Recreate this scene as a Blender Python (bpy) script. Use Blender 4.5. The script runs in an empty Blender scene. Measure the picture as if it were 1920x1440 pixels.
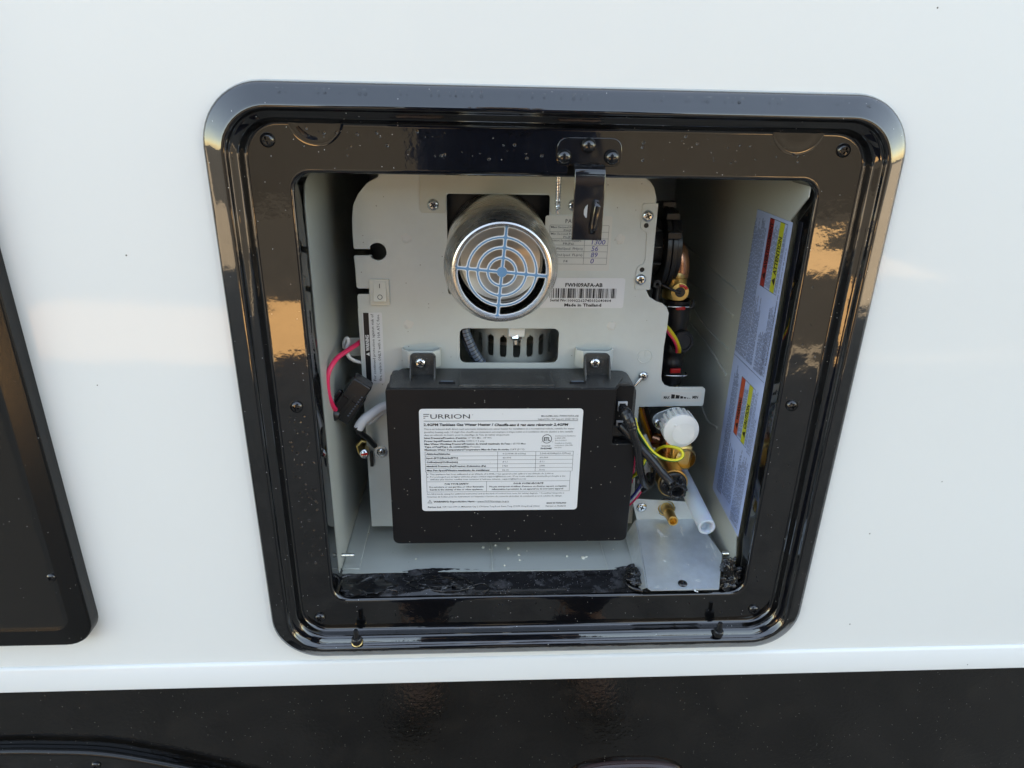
import bpy, bmesh, math, random
from mathutils import Vector, Matrix
random.seed(7)
R_ = math.radians
scene = bpy.context.scene
COL = scene.collection

# ------------------------------------------------------------------ camera, sky, sun, exposure
CAM = Vector((-0.0585, -0.4661, 0.2224)); PITCH, YAW, ROLL = 0.3943, -0.0598, 0.0224
cp, sp, cy, sy, cr, sr = math.cos(PITCH), math.sin(PITCH), math.cos(YAW), math.sin(YAW), math.cos(ROLL), math.sin(ROLL)
_r = Vector((cy, sy, 0)); FWD = Vector((-sy*cp, cy*cp, -sp)); _u = _r.cross(FWD)
RIGHT = _r*cr + _u*sr; UP = _u*cr - _r*sr
cd = bpy.data.cameras.new('camera'); cam = bpy.data.objects.new('camera', cd); COL.objects.link(cam)
cd.sensor_width = 36; cd.lens = 24; cd.clip_start = 0.01; cd.clip_end = 500
cam.matrix_world = Matrix.Translation(CAM) @ Matrix((RIGHT, UP, -FWD)).transposed().to_4x4()
scene.camera = cam
SUN_EL, SUN_ROT = R_(56), R_(12)
w = bpy.data.worlds.new('World'); scene.world = w; w.use_nodes = True
nt = w.node_tree; bg = nt.nodes['Background']
sky = nt.nodes.new('ShaderNodeTexSky'); sky.sky_type = 'NISHITA'; sky.sun_disc = False
sky.sun_elevation = SUN_EL; sky.sun_rotation = SUN_ROT
nt.links.new(sky.outputs[0], bg.inputs[0]); bg.inputs[1].default_value = 0.09; sky.dust_density = 0.5; sky.ozone_density = 0.3; sky.air_density = 1.0
sl = bpy.data.lights.new('sun', 'SUN'); sl.energy = 5; sl.angle = R_(0.5); sl.color = (1, .97, .92)
so = bpy.data.objects.new('sun', sl); COL.objects.link(so)
sd = Vector((math.sin(SUN_ROT)*math.cos(SUN_EL), math.cos(SUN_ROT)*math.cos(SUN_EL), math.sin(SUN_EL)))
so.rotation_euler = sd.to_track_quat('Z', 'Y').to_euler(); so.location = (0, 3, 6)
vs = scene.view_settings; vs.view_transform = 'Standard'; vs.look = 'None'; vs.exposure = 3.42; vs.gamma = 1; vs.use_white_balance = True; vs.white_balance_temperature = 9700; vs.white_balance_tint = 10

def at(px, py, Y):
    "point of the plane y = Y seen at pixel (px, py) of the 1920 x 1440 photograph"
    d = FWD + RIGHT*((px-960)/1280) - UP*((py-720)/1280)
    return CAM + d*((Y-CAM.y)/d.y)
def atz(px, py, Z):
    d = FWD + RIGHT*((px-960)/1280) - UP*((py-720)/1280)
    return CAM + d*((Z-CAM.z)/d.z)
def atx(px, py, X):
    d = FWD + RIGHT*((px-960)/1280) - UP*((py-720)/1280)
    return CAM + d*((X-CAM.x)/d.x)
def xz(px, py, Y):
    p = at(px, py, Y); return (p.x, p.z)

# ------------------------------------------------------------------ materials
def mat(name, col, rough=.5, metal=0., ior=1.5, var=0., vscale=30, bump=0., bscale=60, bdist=.001, specks=0., spscale=900,
        spcol=(.5,.5,.48), coat=0., trans=0., sss=0., wavy=0., wscale=6, rvar=0., stretch=None, dust=0., dscale=25, dcol=(.3,.3,.29)):
    m = bpy.data.materials.new(name); m.use_nodes = True; nt = m.node_tree; b = nt.nodes['Principled BSDF']
    N = nt.nodes.new; L = nt.links.new
    b.inputs['Base Color'].default_value = (*col, 1); b.inputs['Roughness'].default_value = rough
    b.inputs['Metallic'].default_value = metal; b.inputs['IOR'].default_value = ior
    if coat: b.inputs['Coat Weight'].default_value = coat; b.inputs['Coat Roughness'].default_value = .03
    if trans: b.inputs['Transmission Weight'].default_value = trans
    if sss:
        b.inputs['Subsurface Weight'].default_value = sss; b.inputs['Subsurface Scale'].default_value = .004
    geo = N('ShaderNodeNewGeometry'); vec = geo.outputs['Position']
    if stretch:
        mp = N('ShaderNodeMapping'); mp.inputs['Scale'].default_value = stretch; L(vec, mp.inputs[0]); vec = mp.outputs[0]
    c = None
    if var:
        n = N('ShaderNodeTexNoise'); n.inputs['Scale'].default_value = vscale; n.inputs['Detail'].default_value = 6; L(vec, n.inputs['Vector'])
        mx = N('ShaderNodeMix'); mx.data_type = 'RGBA'; L(n.outputs[0], mx.inputs['Factor'])
        mx.inputs['A'].default_value = (*[v*(1-var) for v in col], 1); mx.inputs['B'].default_value = (*[min(1, v*(1+var)) for v in col], 1)
        c = mx.outputs['Result']
    if dust:
        n = N('ShaderNodeTexNoise'); n.inputs['Scale'].default_value = dscale; n.inputs['Detail'].default_value = 8; n.inputs['Roughness'].default_value = .7; L(vec, n.inputs['Vector'])
        rp = N('ShaderNodeMapRange'); rp.inputs[1].default_value = .5; rp.inputs[2].default_value = .75; rp.inputs[4].default_value = dust; L(n.outputs[0], rp.inputs[0])
        mx = N('ShaderNodeMix'); mx.data_type = 'RGBA'; L(rp.outputs[0], mx.inputs['Factor'])
        if c: L(c, mx.inputs['A'])
        else: mx.inputs['A'].default_value = (*col, 1)
        mx.inputs['B'].default_value = (*dcol, 1); c = mx.outputs['Result']
        ad = N('ShaderNodeMath'); ad.operation = 'MULTIPLY_ADD'; L(rp.outputs[0], ad.inputs[0]); ad.inputs[1].default_value = .5; ad.inputs[2].default_value = rough
        L(ad.outputs[0], b.inputs['Roughness'])
    if specks:
        v = N('ShaderNodeTexVoronoi'); v.inputs['Scale'].default_value = spscale; L(geo.outputs['Position'], v.inputs['Vector'])
        lt = N('ShaderNodeMath'); lt.operation = 'LESS_THAN'; L(v.outputs['Distance'], lt.inputs[0]); lt.inputs[1].default_value = .16
        w1 = N('ShaderNodeSeparateColor'); L(v.outputs['Color'], w1.inputs[0])
        l2 = N('ShaderNodeMath'); l2.operation = 'LESS_THAN'; L(w1.outputs[0], l2.inputs[0]); l2.inputs[1].default_value = specks
        mu = N('ShaderNodeMath'); mu.operation = 'MULTIPLY'; L(lt.outputs[0], mu.inputs[0]); L(l2.outputs[0], mu.inputs[1])
        mx = N('ShaderNodeMix'); mx.data_type = 'RGBA'; L(mu.outputs[0], mx.inputs['Factor'])
        if c: L(c, mx.inputs['A'])
        else: mx.inputs['A'].default_value = (*col, 1)
        mx.inputs['B'].default_value = (*spcol, 1); c = mx.outputs['Result']
    if c: L(c, b.inputs['Base Color'])
    if rvar and not dust:
        n = N('ShaderNodeTexNoise'); n.inputs['Scale'].default_value = vscale*2.3; n.inputs['Detail'].default_value = 5; L(vec, n.inputs['Vector'])
        rp = N('ShaderNodeMapRange'); rp.inputs[3].default_value = max(0.02, rough-rvar); rp.inputs[4].default_value = rough+rvar; L(n.outputs[0], rp.inputs[0]); L(rp.outputs[0], b.inputs['Roughness'])
    last = None
    if wavy:
        n = N('ShaderNodeTexNoise'); n.inputs['Scale'].default_value = wscale; n.inputs['Detail'].default_value = 1; L(geo.outputs['Position'], n.inputs['Vector'])
        bu = N('ShaderNodeBump'); bu.inputs['Strength'].default_value = 1; bu.inputs['Distance'].default_value = wavy; L(n.outputs[0], bu.inputs['Height']); last = bu
    if bump:
        n = N('ShaderNodeTexNoise'); n.inputs['Scale'].default_value = bscale; n.inputs['Detail'].default_value = 3; L(vec, n.inputs['Vector'])
        bu = N('ShaderNodeBump'); bu.inputs['Strength'].default_value = bump; bu.inputs['Distance'].default_value = bdist; L(n.outputs[0], bu.inputs['Height'])
        if last: L(last.outputs[0], bu.inputs['Normal'])
        last = bu
    if last: L(last.outputs[0], b.inputs['Normal'])
    return m

M = dict(
 gelcoat = mat('white_gelcoat', (.80,.81,.795), .05, ior=1.30, dust=.25, dscale=2.2, dcol=(.76,.755,.735), wavy=.0012, wscale=5, bump=.25, bscale=70, bdist=.0002, specks=.0015, spscale=260, spcol=(.12,.11,.1)),
 whitetrim = mat('white_trim_paint', (.80,.81,.80), .16, bump=.15, bscale=90, bdist=.0002, specks=.002, spscale=260, spcol=(.15,.14,.12)),
 skirt = mat('black_skirt_film', (.0060,.0055,.005), .07, ior=1.7, var=.4, vscale=14, bump=.6, bscale=240, bdist=.0003, specks=.07, spscale=420, spcol=(.16,.155,.14), dust=.35, dscale=24, dcol=(.030,.025,.020)),  # brown mottle set as dust paints in the grainy ground reflection
 gloss = mat('gloss_black_plastic', (.0035,.0035,.004), .045, ior=1.9, wavy=.00045, wscale=32, bump=.25, bscale=170, bdist=.0002, specks=.03, spscale=520, spcol=(.42,.42,.42), dust=.05, dscale=60, dcol=(.1,.1,.1)),
 doorblack = mat('satin_black_paint', (.006,.006,.006), .20, ior=1.5, bump=.35, bscale=900, bdist=.0003, specks=.03, spscale=420, spcol=(.2,.2,.2)),
 matte = mat('matte_black_plastic', (.0085,.0085,.0098), .38, ior=1.40, bump=.4, bscale=1500, bdist=.0002, specks=.07, spscale=360, spcol=(.35,.34,.32), var=.2, vscale=40),
 dusty = mat('dusty_black_plastic', (.045,.045,.045), .42, bump=.8, bscale=1400, bdist=.0004, specks=.35, spscale=900, spcol=(.36,.35,.32), dust=.5, dscale=70, dcol=(.19,.19,.18)),
 darkplastic = mat('dark_plastic', (.012,.012,.013), .3, var=.3, bump=.2, bscale=700, bdist=.0003),
 rubber = mat('black_cable_rubber', (.016,.016,.018), .24, var=.2),
 sealant = mat('wet_black_sealant', (.009,.009,.010), .16, ior=1.55, bump=.35, bscale=110, bdist=.0008, dust=.3, dscale=55, dcol=(.25,.25,.27), specks=.2, spscale=700, spcol=(.3,.3,.32)),
 sheet = mat('grey_coated_steel', (.63,.67,.65), .34, metal=.15, var=.07, vscale=16, bump=.25, bscale=420, bdist=.0002, rvar=.07, specks=.03, spscale=330, spcol=(.28,.27,.24), dust=.35, dscale=11, dcol=(.47,.48,.45)),
 sheet2 = mat('beige_grey_steel_bracket', (.56,.57,.51), .36, metal=.2, var=.06, vscale=22, bump=.2, bscale=420, bdist=.0002),
 liner = mat('grey_liner_paint', (.45,.475,.45), .42, metal=.2, var=.06, vscale=14, bump=.25, bscale=260, bdist=.0002, specks=.03, spscale=380, spcol=(.28,.27,.24), dust=.15, dscale=11, dcol=(.36,.37,.35)),
 galv = mat('galvanised_steel', (.68,.75,.80), .34, metal=.7, var=.16, vscale=110, rvar=.12, bump=.25, bscale=160, bdist=.0003, specks=.12, spscale=330, spcol=(.85,.85,.83), dust=.4, dscale=28, dcol=(.62,.62,.58)),
 steel = mat('brushed_stainless', (.60,.58,.56), .27, metal=1, var=.05, vscale=35, rvar=.04, bump=.08, bscale=500, bdist=.0001, stretch=(1,4,1)),
 steeldark = mat('dull_stainless', (.56,.49,.42), .38, metal=1, var=.25, vscale=40, rvar=.1),
 grille = mat('blue_tint_steel', (.13,.30,.50), .3, metal=.25, var=.14, vscale=90),  # blue tint set directly in the base colour
 grilleedge = mat('grille_edge_highlight', (.85,.87,.88), .3, metal=.3),
 zinc = mat('zinc_screw', (.72,.74,.74), .17, metal=1),
 chromeblk = mat('black_chrome', (.008,.008,.009), .10, metal=0, ior=1.7, wavy=.0003, wscale=60),
 recess = mat('screw_recess', (.07,.075,.08), .4, metal=.6),
 brass = mat('brass', (.88,.60,.22), .34, metal=1, var=.15, vscale=80, rvar=.1),
 brassdark = mat('aged_brass', (.62,.42,.17), .34, metal=1, var=.3, vscale=60, rvar=.12),
 copper = mat('copper', (.68,.33,.20), .24, metal=1, var=.25, vscale=60, rvar=.1),
 paper = mat('white_label', (.74,.75,.76), .32, var=.01, specks=.02, spscale=400, spcol=(.5,.5,.5)),
 paperoff = mat('offwhite_label', (.66,.65,.61), .45, var=.03),
 silver = mat('silver_sticker', (.45,.57,.88), .25, metal=.2, var=.04, vscale=50),
 ink = mat('label_ink', (.008,.008,.01), .4),
 inkgrey = mat('grey_ink', (.06,.06,.07), .4),
 pen = mat('blue_pen_ink', (.05,.05,.3), .4),
 red = mat('red_print', (.33,.035,.03), .4),
 orange = mat('orange_red_print', (.48,.08,.035), .4),
 yellow = mat('yellow_print', (.44,.46,.04), .4),
 white = mat('white_plastic', (.80,.79,.76), .34, sss=.1, var=.02),
 ivory = mat('ivory_plastic', (.74,.71,.62), .38, var=.02),
 tubing = mat('milky_tube', (.60,.68,.76), .28, sss=.25, trans=.25, ior=1.4),
 redwire = mat('red_wire', (.85,.03,.12), .38),
 whitewire = mat('white_wire', (.66,.66,.68), .4, var=.05),
 yellowwire = mat('yellow_wire', (.78,.66,.03), .35),
 greenwire = mat('green_stripe', (.03,.22,.07), .35),
 orangewire = mat('orange_wire', (.80,.33,.02), .35),
 bluewire = mat('blue_wire', (.02,.03,.2), .4),
 redplastic = mat('red_plastic', (.6,.02,.02), .3),
 loom = mat('grey_spiral_wrap', (.10,.14,.20), .3, var=.2, vscale=90),
 amber = mat('red_lens', (.09,.010,.008), .1),
 amberdark = mat('dark_red_bezel', (.03,.010,.008), .12, ior=1.6),
 crumb = mat('pale_crumb', (.7,.68,.58), .6),
 caulk = mat('grey_caulk', (.42,.43,.42), .5),
 water = mat('water_drop', (.9,.9,.9), .02, ior=1.33, trans=1),
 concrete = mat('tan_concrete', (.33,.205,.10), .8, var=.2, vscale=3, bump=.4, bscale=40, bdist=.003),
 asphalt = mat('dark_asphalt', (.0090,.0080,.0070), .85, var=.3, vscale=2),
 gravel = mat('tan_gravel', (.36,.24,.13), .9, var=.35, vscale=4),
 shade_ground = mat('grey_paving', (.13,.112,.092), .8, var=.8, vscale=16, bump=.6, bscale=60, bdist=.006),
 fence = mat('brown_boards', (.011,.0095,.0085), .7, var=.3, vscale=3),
 navy = mat('navy_cloth', (.02,.035,.09), .85, var=.15), denim = mat('denim', (.02,.028,.06), .9, var=.2),
 skin = mat('skin', (.40,.24,.17), .5, sss=.1), hair = mat('hair', (.04,.025,.015), .6), phone = mat('phone_black', (.01,.01,.01), .2),
)

# ------------------------------------------------------------------ object helpers
WL = {}
def thing(name, label, cat, loc=(0,0,0), group=None):
    o = bpy.data.objects.new(name, None); COL.objects.link(o); o.empty_display_size = .02
    o.location = loc; WL[o.name] = Vector(loc); o['label'] = label; o['category'] = cat
    if group: o['group'] = group
    return o
def place(o, parent=None, world=(0,0,0)):
    COL.objects.link(o); world = Vector(world); WL[o.name] = world
    if parent: o.parent = parent; o.location = world - WL[parent.name]
    else: o.location = world
    return o
def struct(o): o['kind'] = 'structure'; return o
def stuff(o): o['kind'] = 'stuff'; return o
def tag(o, label, cat, group=None):
    o['label'] = label; o['category'] = cat
    if group: o['group'] = group
    return o
def finish(name, me, mats, parent, smooth, bevel, seg=2, world=(0,0,0), angle=35):
    for m in (mats if isinstance(mats, (list, tuple)) else [mats]): me.materials.append(m)
    if smooth:
        for p in me.polygons: p.use_smooth = True
        try: me.set_sharp_from_angle(angle=R_(angle))
        except Exception: pass
    o = bpy.data.objects.new(name, me)
    if bevel:
        b = o.modifiers.new('bevel', 'BEVEL'); b.width = bevel; b.segments = seg; b.limit_method = 'ANGLE'; b.angle_limit = R_(30); b.harden_normals = False
        for p in me.polygons: p.use_smooth = True
        try: me.set_sharp_from_angle(angle=R_(60))
        except Exception: pass
    return place(o, parent, world)
def bmo(name, bm, mats, parent=None, smooth=False, bevel=0, seg=2, world=(0,0,0), angle=35, recalc=True):
    if recalc: bmesh.ops.recalc_face_normals(bm, faces=bm.faces)
    me = bpy.data.meshes.new(name); bm.to_mesh(me); bm.free()
    return finish(name, me, mats, parent, smooth, bevel, seg, world, angle)
def abox(bm, x0, x1, y0, y1, z0, z1, mi=0):
    v = [bm.verts.new((x, y, z)) for x in (x0, x1) for y in (y0, y1) for z in (z0, z1)]
    for f in ((0,1,3,2),(4,6,7,5),(0,4,5,1),(2,3,7,6),(0,2,6,4),(1,5,7,3)): bm.faces.new([v[i] for i in f]).material_index = mi
    return v
def box(name, x0, x1, y0, y1, z0, z1, m, parent=None, bevel=0, seg=2):
    bm = bmesh.new(); abox(bm, x0, x1, y0, y1, z0, z1); return bmo(name, bm, m, parent, False, bevel, seg)
def rrect(x0, x1, z0, z1, r, n=6):
    pts = []
    for (cx, cz, a0) in ((x1-r, z1-r, 0), (x0+r, z1-r, 90), (x0+r, z0+r, 180), (x1-r, z0+r, 270)):
        for i in range(n+1):
            a = R_(a0 + 90*i/n); pts.append((cx + r*math.cos(a), cz + r*math.sin(a)))
    return pts
def circ(x, z, r, n=24, sx=1): return [(x + sx*r*math.cos(2*math.pi*i/n), z + r*math.sin(2*math.pi*i/n)) for i in range(n)]
def fillet(pts, r, n=4):
    "round every corner of a polygon; r may be a list"
    out = []; k = len(pts)
    for i in range(k):
        p, a, b = Vector(pts[i]), Vector(pts[i-1]), Vector(pts[(i+1) % k]); ri = r[i] if isinstance(r, (list, tuple)) else r
        if ri <= 0: out.append(tuple(p)); continue
        da, db = a-p, b-p; d = min(ri, da.length*.45, db.length*.45); s, e = p+da.normalized()*d, p+db.normalized()*d
        for j in range(n+1):
            t = j/n; q = s*(1-t)**2 + p*2*t*(1-t) + e*t*t; out.append(tuple(q))
    return out
def flat_mesh(outlines, thick=0, bev=0):
    cu = bpy.data.curves.new('tmp', 'CURVE'); cu.dimensions = '2D'; cu.fill_mode = 'BOTH'; cu.extrude = thick/2; cu.bevel_depth = bev; cu.bevel_resolution = 1; cu.resolution_u = 1
    if bev: cu.offset = -bev
    for pts in outlines:
        s = cu.splines.new('POLY'); s.points.add(len(pts)-1); s.use_cyclic_u = True
        for i, p in enumerate(pts): s.points[i].co = (p[0], p[1], 0, 1)
    o = bpy.data.objects.new('tmp', cu); COL.objects.link(o)
    dg = bpy.context.evaluated_depsgraph_get(); me = bpy.data.meshes.new_from_object(o.evaluated_get(dg)); bpy.data.objects.remove(o); bpy.data.curves.remove(cu)
    return me
XZ = lambda Y: Matrix(((1,0,0,0),(0,0,-1,Y),(0,1,0,0),(0,0,0,1)))      # (u, v, h) -> (x, z, towards the viewer)
def plate(name, outlines, Y, thick, m, parent=None, bev=0, mtx=None):
    "flat plate with holes, its FRONT face at y = Y"
    me = flat_mesh(outlines, thick, bev); me.transform((mtx or XZ(Y)) @ Matrix.Translation((0, 0, -thick/2-bev)))
    me.name = name; me.materials.clear()
    return finish(name, me, m, parent, True, 0, angle=30)
def catmull(pts, n=8):
    P = [Vector(p) for p in pts]; out = []
    if len(P) < 3: return P
    Q = [P[0]*2-P[1]] + P + [P[-1]*2-P[-2]]
    for i in range(1, len(Q)-2):
        for j in range(n):
            t = j/n; a, b, c, d = Q[i-1], Q[i], Q[i+1], Q[i+2]
            out.append(.5*((2*b) + (c-a)*t + (2*a-5*b+4*c-d)*t*t + (3*b-a-3*c+d)*t**3))
    out.append(P[-1]); return out
def sweep(bm, path, rad, ns=12, mi=0, cap=True, stripe=None):
    path = [Vector(p) for p in path]; k = len(path); rings = []; t0 = (path[1]-path[0]).normalized()
    nrm = t0.orthogonal().normalized()
    for i, p in enumerate(path):
        t = (path[min(i+1, k-1)]-path[max(i-1, 0)]).normalized()
        nrm = (nrm - t*nrm.dot(t)).normalized(); b = t.cross(nrm); r = rad[i] if isinstance(rad, list) else rad
        rings.append([bm.verts.new(p + (nrm*math.cos(2*math.pi*j/ns) + b*math.sin(2*math.pi*j/ns))*r) for j in range(ns)])
    for i in range(k-1):
        for j in range(ns):
            f = bm.faces.new((rings[i][j], rings[i][(j+1) % ns], rings[i+1][(j+1) % ns], rings[i+1][j])); f.material_index = mi
            if stripe is not None and (j+i//stripe) % ns in (0, 1, 2): f.material_index = 1
    if cap:
        for rg in (rings[0], rings[-1]): bm.faces.new(rg).material_index = mi
def tube(name, pts, r, m, parent=None, ns=12, n=8, stripe=None, raw=False):
    bm = bmesh.new(); path = [Vector(p) for p in pts] if raw else catmull(pts, n)
    sweep(bm, path, r, ns, stripe=stripe); return bmo(name, bm, m, parent, True, angle=50)
def lathe_bm(bm, prof, org, axis=(0,-1,0), n=40, mi=0, cap=True):
    "profile [(radius, distance along axis)]"
    a = Vector(axis).normalized(); u = a.orthogonal().normalized(); v = a.cross(u); org = Vector(org); rings = []
    for (r, t) in prof:
        if r < 1e-7: rings.append([bm.verts.new(org + a*t)])
        else: rings.append([bm.verts.new(org + a*t + (u*math.cos(2*math.pi*j/n) + v*math.sin(2*math.pi*j/n))*r) for j in range(n)])
    for i in range(len(rings)-1):
        A, B = rings[i], rings[i+1]
        for j in range(n):
            q = [A[j % len(A)], A[(j+1) % len(A)], B[(j+1) % len(B)], B[j % len(B)]]; s = []
            for x in q:
                if x not in s: s.append(x)
            if len(s) > 2: bm.faces.new(s).material_index = mi
def lathe(name, prof, org, m, parent=None, axis=(0,-1,0), n=40, angle=35):
    bm = bmesh.new(); lathe_bm(bm, prof, org, axis, n); return bmo(name, bm, m, parent, True, angle=angle)

SCREWS = {}
def screw(p, r, kind='zinc', parent=None, axis=(0,-1,0), rot=20, flat=.55, name='screw', washer=False):
    "pan head screw with a cross recess; its mesh is shared between screws of one size"
    key = (round(r, 5), kind, axis, rot, flat, washer)
    if key not in SCREWS:
        bm = bmesh.new(); h = r*flat
        if washer: lathe_bm(bm, [(r*1.5, -.0002), (r*1.5, .0005), (r*.9, .0006)], (0,0,0), axis, 28)
        lathe_bm(bm, [(r, -.0003), (r, h*.25), (r*.93, h*.5), (r*.77, h*.76), (r*.58, h*.91)], (0,0,0), axis, 28)
        a = Vector(axis).normalized(); u = a.orthogonal().normalized(); v = a.cross(u); c, s = math.cos(R_(rot)), math.sin(R_(rot)); u, v = u*c+v*s, v*c-u*s
        # recessed cross: floor below the crown, sloped walls
        wv, lv = r*.13, r*.5
        loop = [(lv,wv),(wv,wv),(wv,lv),(-wv,lv),(-wv,wv),(-lv,wv),(-lv,-wv),(-wv,-wv),(-wv,-lv),(wv,-lv),(wv,-wv),(lv,-wv)]
        top = [bm.verts.new(u*x + v*z + a*(h*(.99 if max(abs(x), abs(z)) < lv*.6 else .90))) for x, z in loop]
        low = [bm.verts.new(u*x*.75 + v*z*.75 + a*(h*.3)) for x, z in loop]
        for i in range(12): bm.faces.new((top[i], top[(i+1) % 12], low[(i+1) % 12], low[i])).material_index = 1
        bm.faces.new(low).material_index = 1
        # crown between rim circle and the cross
        n = 28; ring = [bm.verts.new(a*h*.97 + (u*math.cos(2*math.pi*j/n) + v*math.sin(2*math.pi*j/n))*r*.58 - a*h*.06) for j in range(n)]
        for i in range(12):
            x0, z0 = loop[i]; x1, z1 = loop[(i+1) % 12]
            j0 = round(math.atan2(z0, x0)/(2*math.pi)*n) % n; j1 = round(math.atan2(z1, x1)/(2*math.pi)*n) % n
            js = [j0]
            while js[-1] != j1 and len(js) < n: js.append((js[-1]+1) % n)
            vs_ = [top[i], top[(i+1) % 12]] + [ring[j] for j in reversed(js)]
            try: bm.faces.new(vs_)
            except ValueError: pass
        bmesh.ops.recalc_face_normals(bm, faces=bm.faces)
        me = bpy.data.meshes.new('screw'); bm.to_mesh(me); bm.free(); me.materials.append(M[kind]); me.materials.append(M['recess' if kind == 'zinc' else 'chromeblk'])
        for p_ in me.polygons: p_.use_smooth = True
        try: me.set_sharp_from_angle(angle=R_(40))
        except Exception: pass
        SCREWS[key] = me
    o = bpy.data.objects.new(name, SCREWS[key]); return place(o, parent, p)

# flat print: text and ink shapes collected on one plane, linked as one mesh
class Print:
    def __init__(s, org, U=(1,0,0), V=(0,0,1)):
        s.o, s.U, s.V = Vector(org), Vector(U).normalized(), Vector(V).normalized(); s.N = s.U.cross(s.V); s.bm = bmesh.new()
    def P(s, u, v, h=0): return s.o + s.U*u + s.V*v + s.N*h
    def rect(s, u0, u1, v0, v1, mi=0, h=.00012):
        s.bm.faces.new([s.bm.verts.new(s.P(*q, h)) for q in ((u0,v0),(u1,v0),(u1,v1),(u0,v1))]).material_index = mi
    def poly(s, pts, mi=0, h=.00012): s.bm.faces.new([s.bm.verts.new(s.P(*q, h)) for q in pts]).material_index = mi
    def frame(s, u0, u1, v0, v1, t=.0003, mi=0):
        s.rect(u0,u1,v0,v0+t,mi); s.rect(u0,u1,v1-t,v1,mi); s.rect(u0,u0+t,v0+t,v1-t,mi); s.rect(u1-t,u1,v0+t,v1-t,mi)
    def ring(s, u, v, r, t, mi=0, n=28):
        for i in range(n):
            a, b = 2*math.pi*i/n, 2*math.pi*(i+1)/n
            s.poly([(u+r*math.cos(a), v+r*math.sin(a)), (u+r*math.cos(b), v+r*math.sin(b)), (u+(r-t)*math.cos(b), v+(r-t)*math.sin(b)), (u+(r-t)*math.cos(a), v+(r-t)*math.sin(a))], mi)
    def text(s, body, u, v, h, width=None, align='L', bold=0, shear=0, mi=0, lift=.00016, res=1):
        "cap height h, baseline v; width fixes the set width"
        cu = bpy.data.curves.new('t', 'FONT'); cu.body = body; cu.size = 1; cu.offset = bold*1.35+.004; cu.shear = shear; cu.resolution_u = res; cu.fill_mode = 'FRONT'
        o = bpy.data.objects.new('t', cu); COL.objects.link(o); dg = bpy.context.evaluated_depsgraph_get()
        me = bpy.data.meshes.new_from_object(o.evaluated_get(dg)); bpy.data.objects.remove(o); bpy.data.curves.remove(cu)
        if not me.vertices: return
        xs = [q.co.x for q in me.vertices]; x0, x1 = min(xs), max(xs); ky = h/.72; kx = width/(x1-x0) if width else ky
        off = {'L': 0, 'C': -(x1-x0)*kx/2, 'R': -(x1-x0)*kx}[align]
        vs_ = [s.bm.verts.new(s.P(u + off + (q.co.x-x0)*kx, v + q.co.y*ky, lift)) for q in me.vertices]
        for p in me.polygons:
            try: s.bm.faces.new([vs_[i] for i in p.vertices]).material_index = mi
            except ValueError: pass
        bpy.data.meshes.remove(me)
    def dashes(s, u0, u1, v, h, mi=0, dens=.82):
        "a line of print too small to read in the photograph: word-shaped ink runs"
        u = u0
        while u < u1 - h:
            wl = random.choice((2, 3, 4, 5, 6, 8))*h*.62
            e = min(u+wl, u1)
            while u < e:
                c = h*random.uniform(.3, .5); s.rect(u, min(u+c, e), v, v+h*random.choice((.7,.7,.75,1)), mi); u += c + h*.14
            u += h*.5
    def build(s, name, mats, parent): return bmo(name, s.bm, mats, parent, recalc=False)

# ================================================================== SETTING
GZ = -.80; WY = .004
def ring_wall(name, X0, X1, Z0, Z1, hx, hz, y0, y1, m):
    bm = bmesh.new(); o = [(X0,Z0),(X1,Z0),(X1,Z1),(X0,Z1)]; i_ = [(-hx,-hz),(hx,-hz),(hx,hz),(-hx,hz)]
    F = [[bm.verts.new((x,y,z)) for x,z in q] for y in (y0,y1) for q in (o,i_)]
    for k in range(4):
        l = (k+1) % 4
        bm.faces.new((F[0][k],F[0][l],F[1][l],F[1][k])); bm.faces.new((F[2][k],F[2][l],F[3][l],F[3][k]))
        bm.faces.new((F[0][k],F[0][l],F[2][l],F[2][k])); bm.faces.new((F[1][k],F[1][l],F[3][l],F[3][k]))
    return bmo(name, bm, m)
struct(ring_wall('side_wall', -4, 4, -.2372, 2.55, .2140, .2140, WY, .03, M['gelcoat']))
# trim strip with a rolled top edge
bm = bmesh.new(); prof = [(.012,-.2376),(.0036,-.2376),(.0022,-.2384),(.0014,-.2398),(.0014,-.2635),(.0024,-.2648),(.012,-.2648)]
A = [bm.verts.new((-4,y,z)) for y,z in prof]; B = [bm.verts.new((4,y,z)) for y,z in prof]
for i in range(len(prof)): j = (i+1) % len(prof); bm.faces.new((A[i],A[j],B[j],B[i]))
bm.faces.new(A); bm.faces.new(B[::-1]); struct(bmo('wall_trim', bm, M['whitetrim'], smooth=True))
struct(box('lower_skirt', -4, 4, .0055, .012, -.62, -.2652, M['skirt']))
bm = bmesh.new(); abox(bm, -4, 4, .031, .06, -.62, -.206); abox(bm, -4, 4, .031, .06, .206, 2.55)
abox(bm, -4, -.206, .031, .06, -.206, .206); abox(bm, .206, 4, .031, .06, -.206, .206)
abox(bm, -4, 4, .0605, 2.3, 2.4, 2.55); abox(bm, -4, 4, 2.24, 2.3, -.62, 2.499); abox(bm, -4, 4, .061, 2.239, -.62, -.58)
struct(bmo('trailer_shell', bm, M['gelcoat']))
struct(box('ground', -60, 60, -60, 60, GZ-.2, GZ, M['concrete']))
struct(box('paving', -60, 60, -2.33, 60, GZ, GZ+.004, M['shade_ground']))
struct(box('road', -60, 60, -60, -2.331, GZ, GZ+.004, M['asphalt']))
f_ = thing('added_fence', 'unseen dark board fence added behind the photographer for the gloss to reflect', 'fence', (0,-6.5,GZ))  # unseen; added so the gloss mirrors something dark at the horizon
bm = bmesh.new(); abox(bm, -.099, .099, -.012, .012, 0, 2.3); pm_ = None
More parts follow.
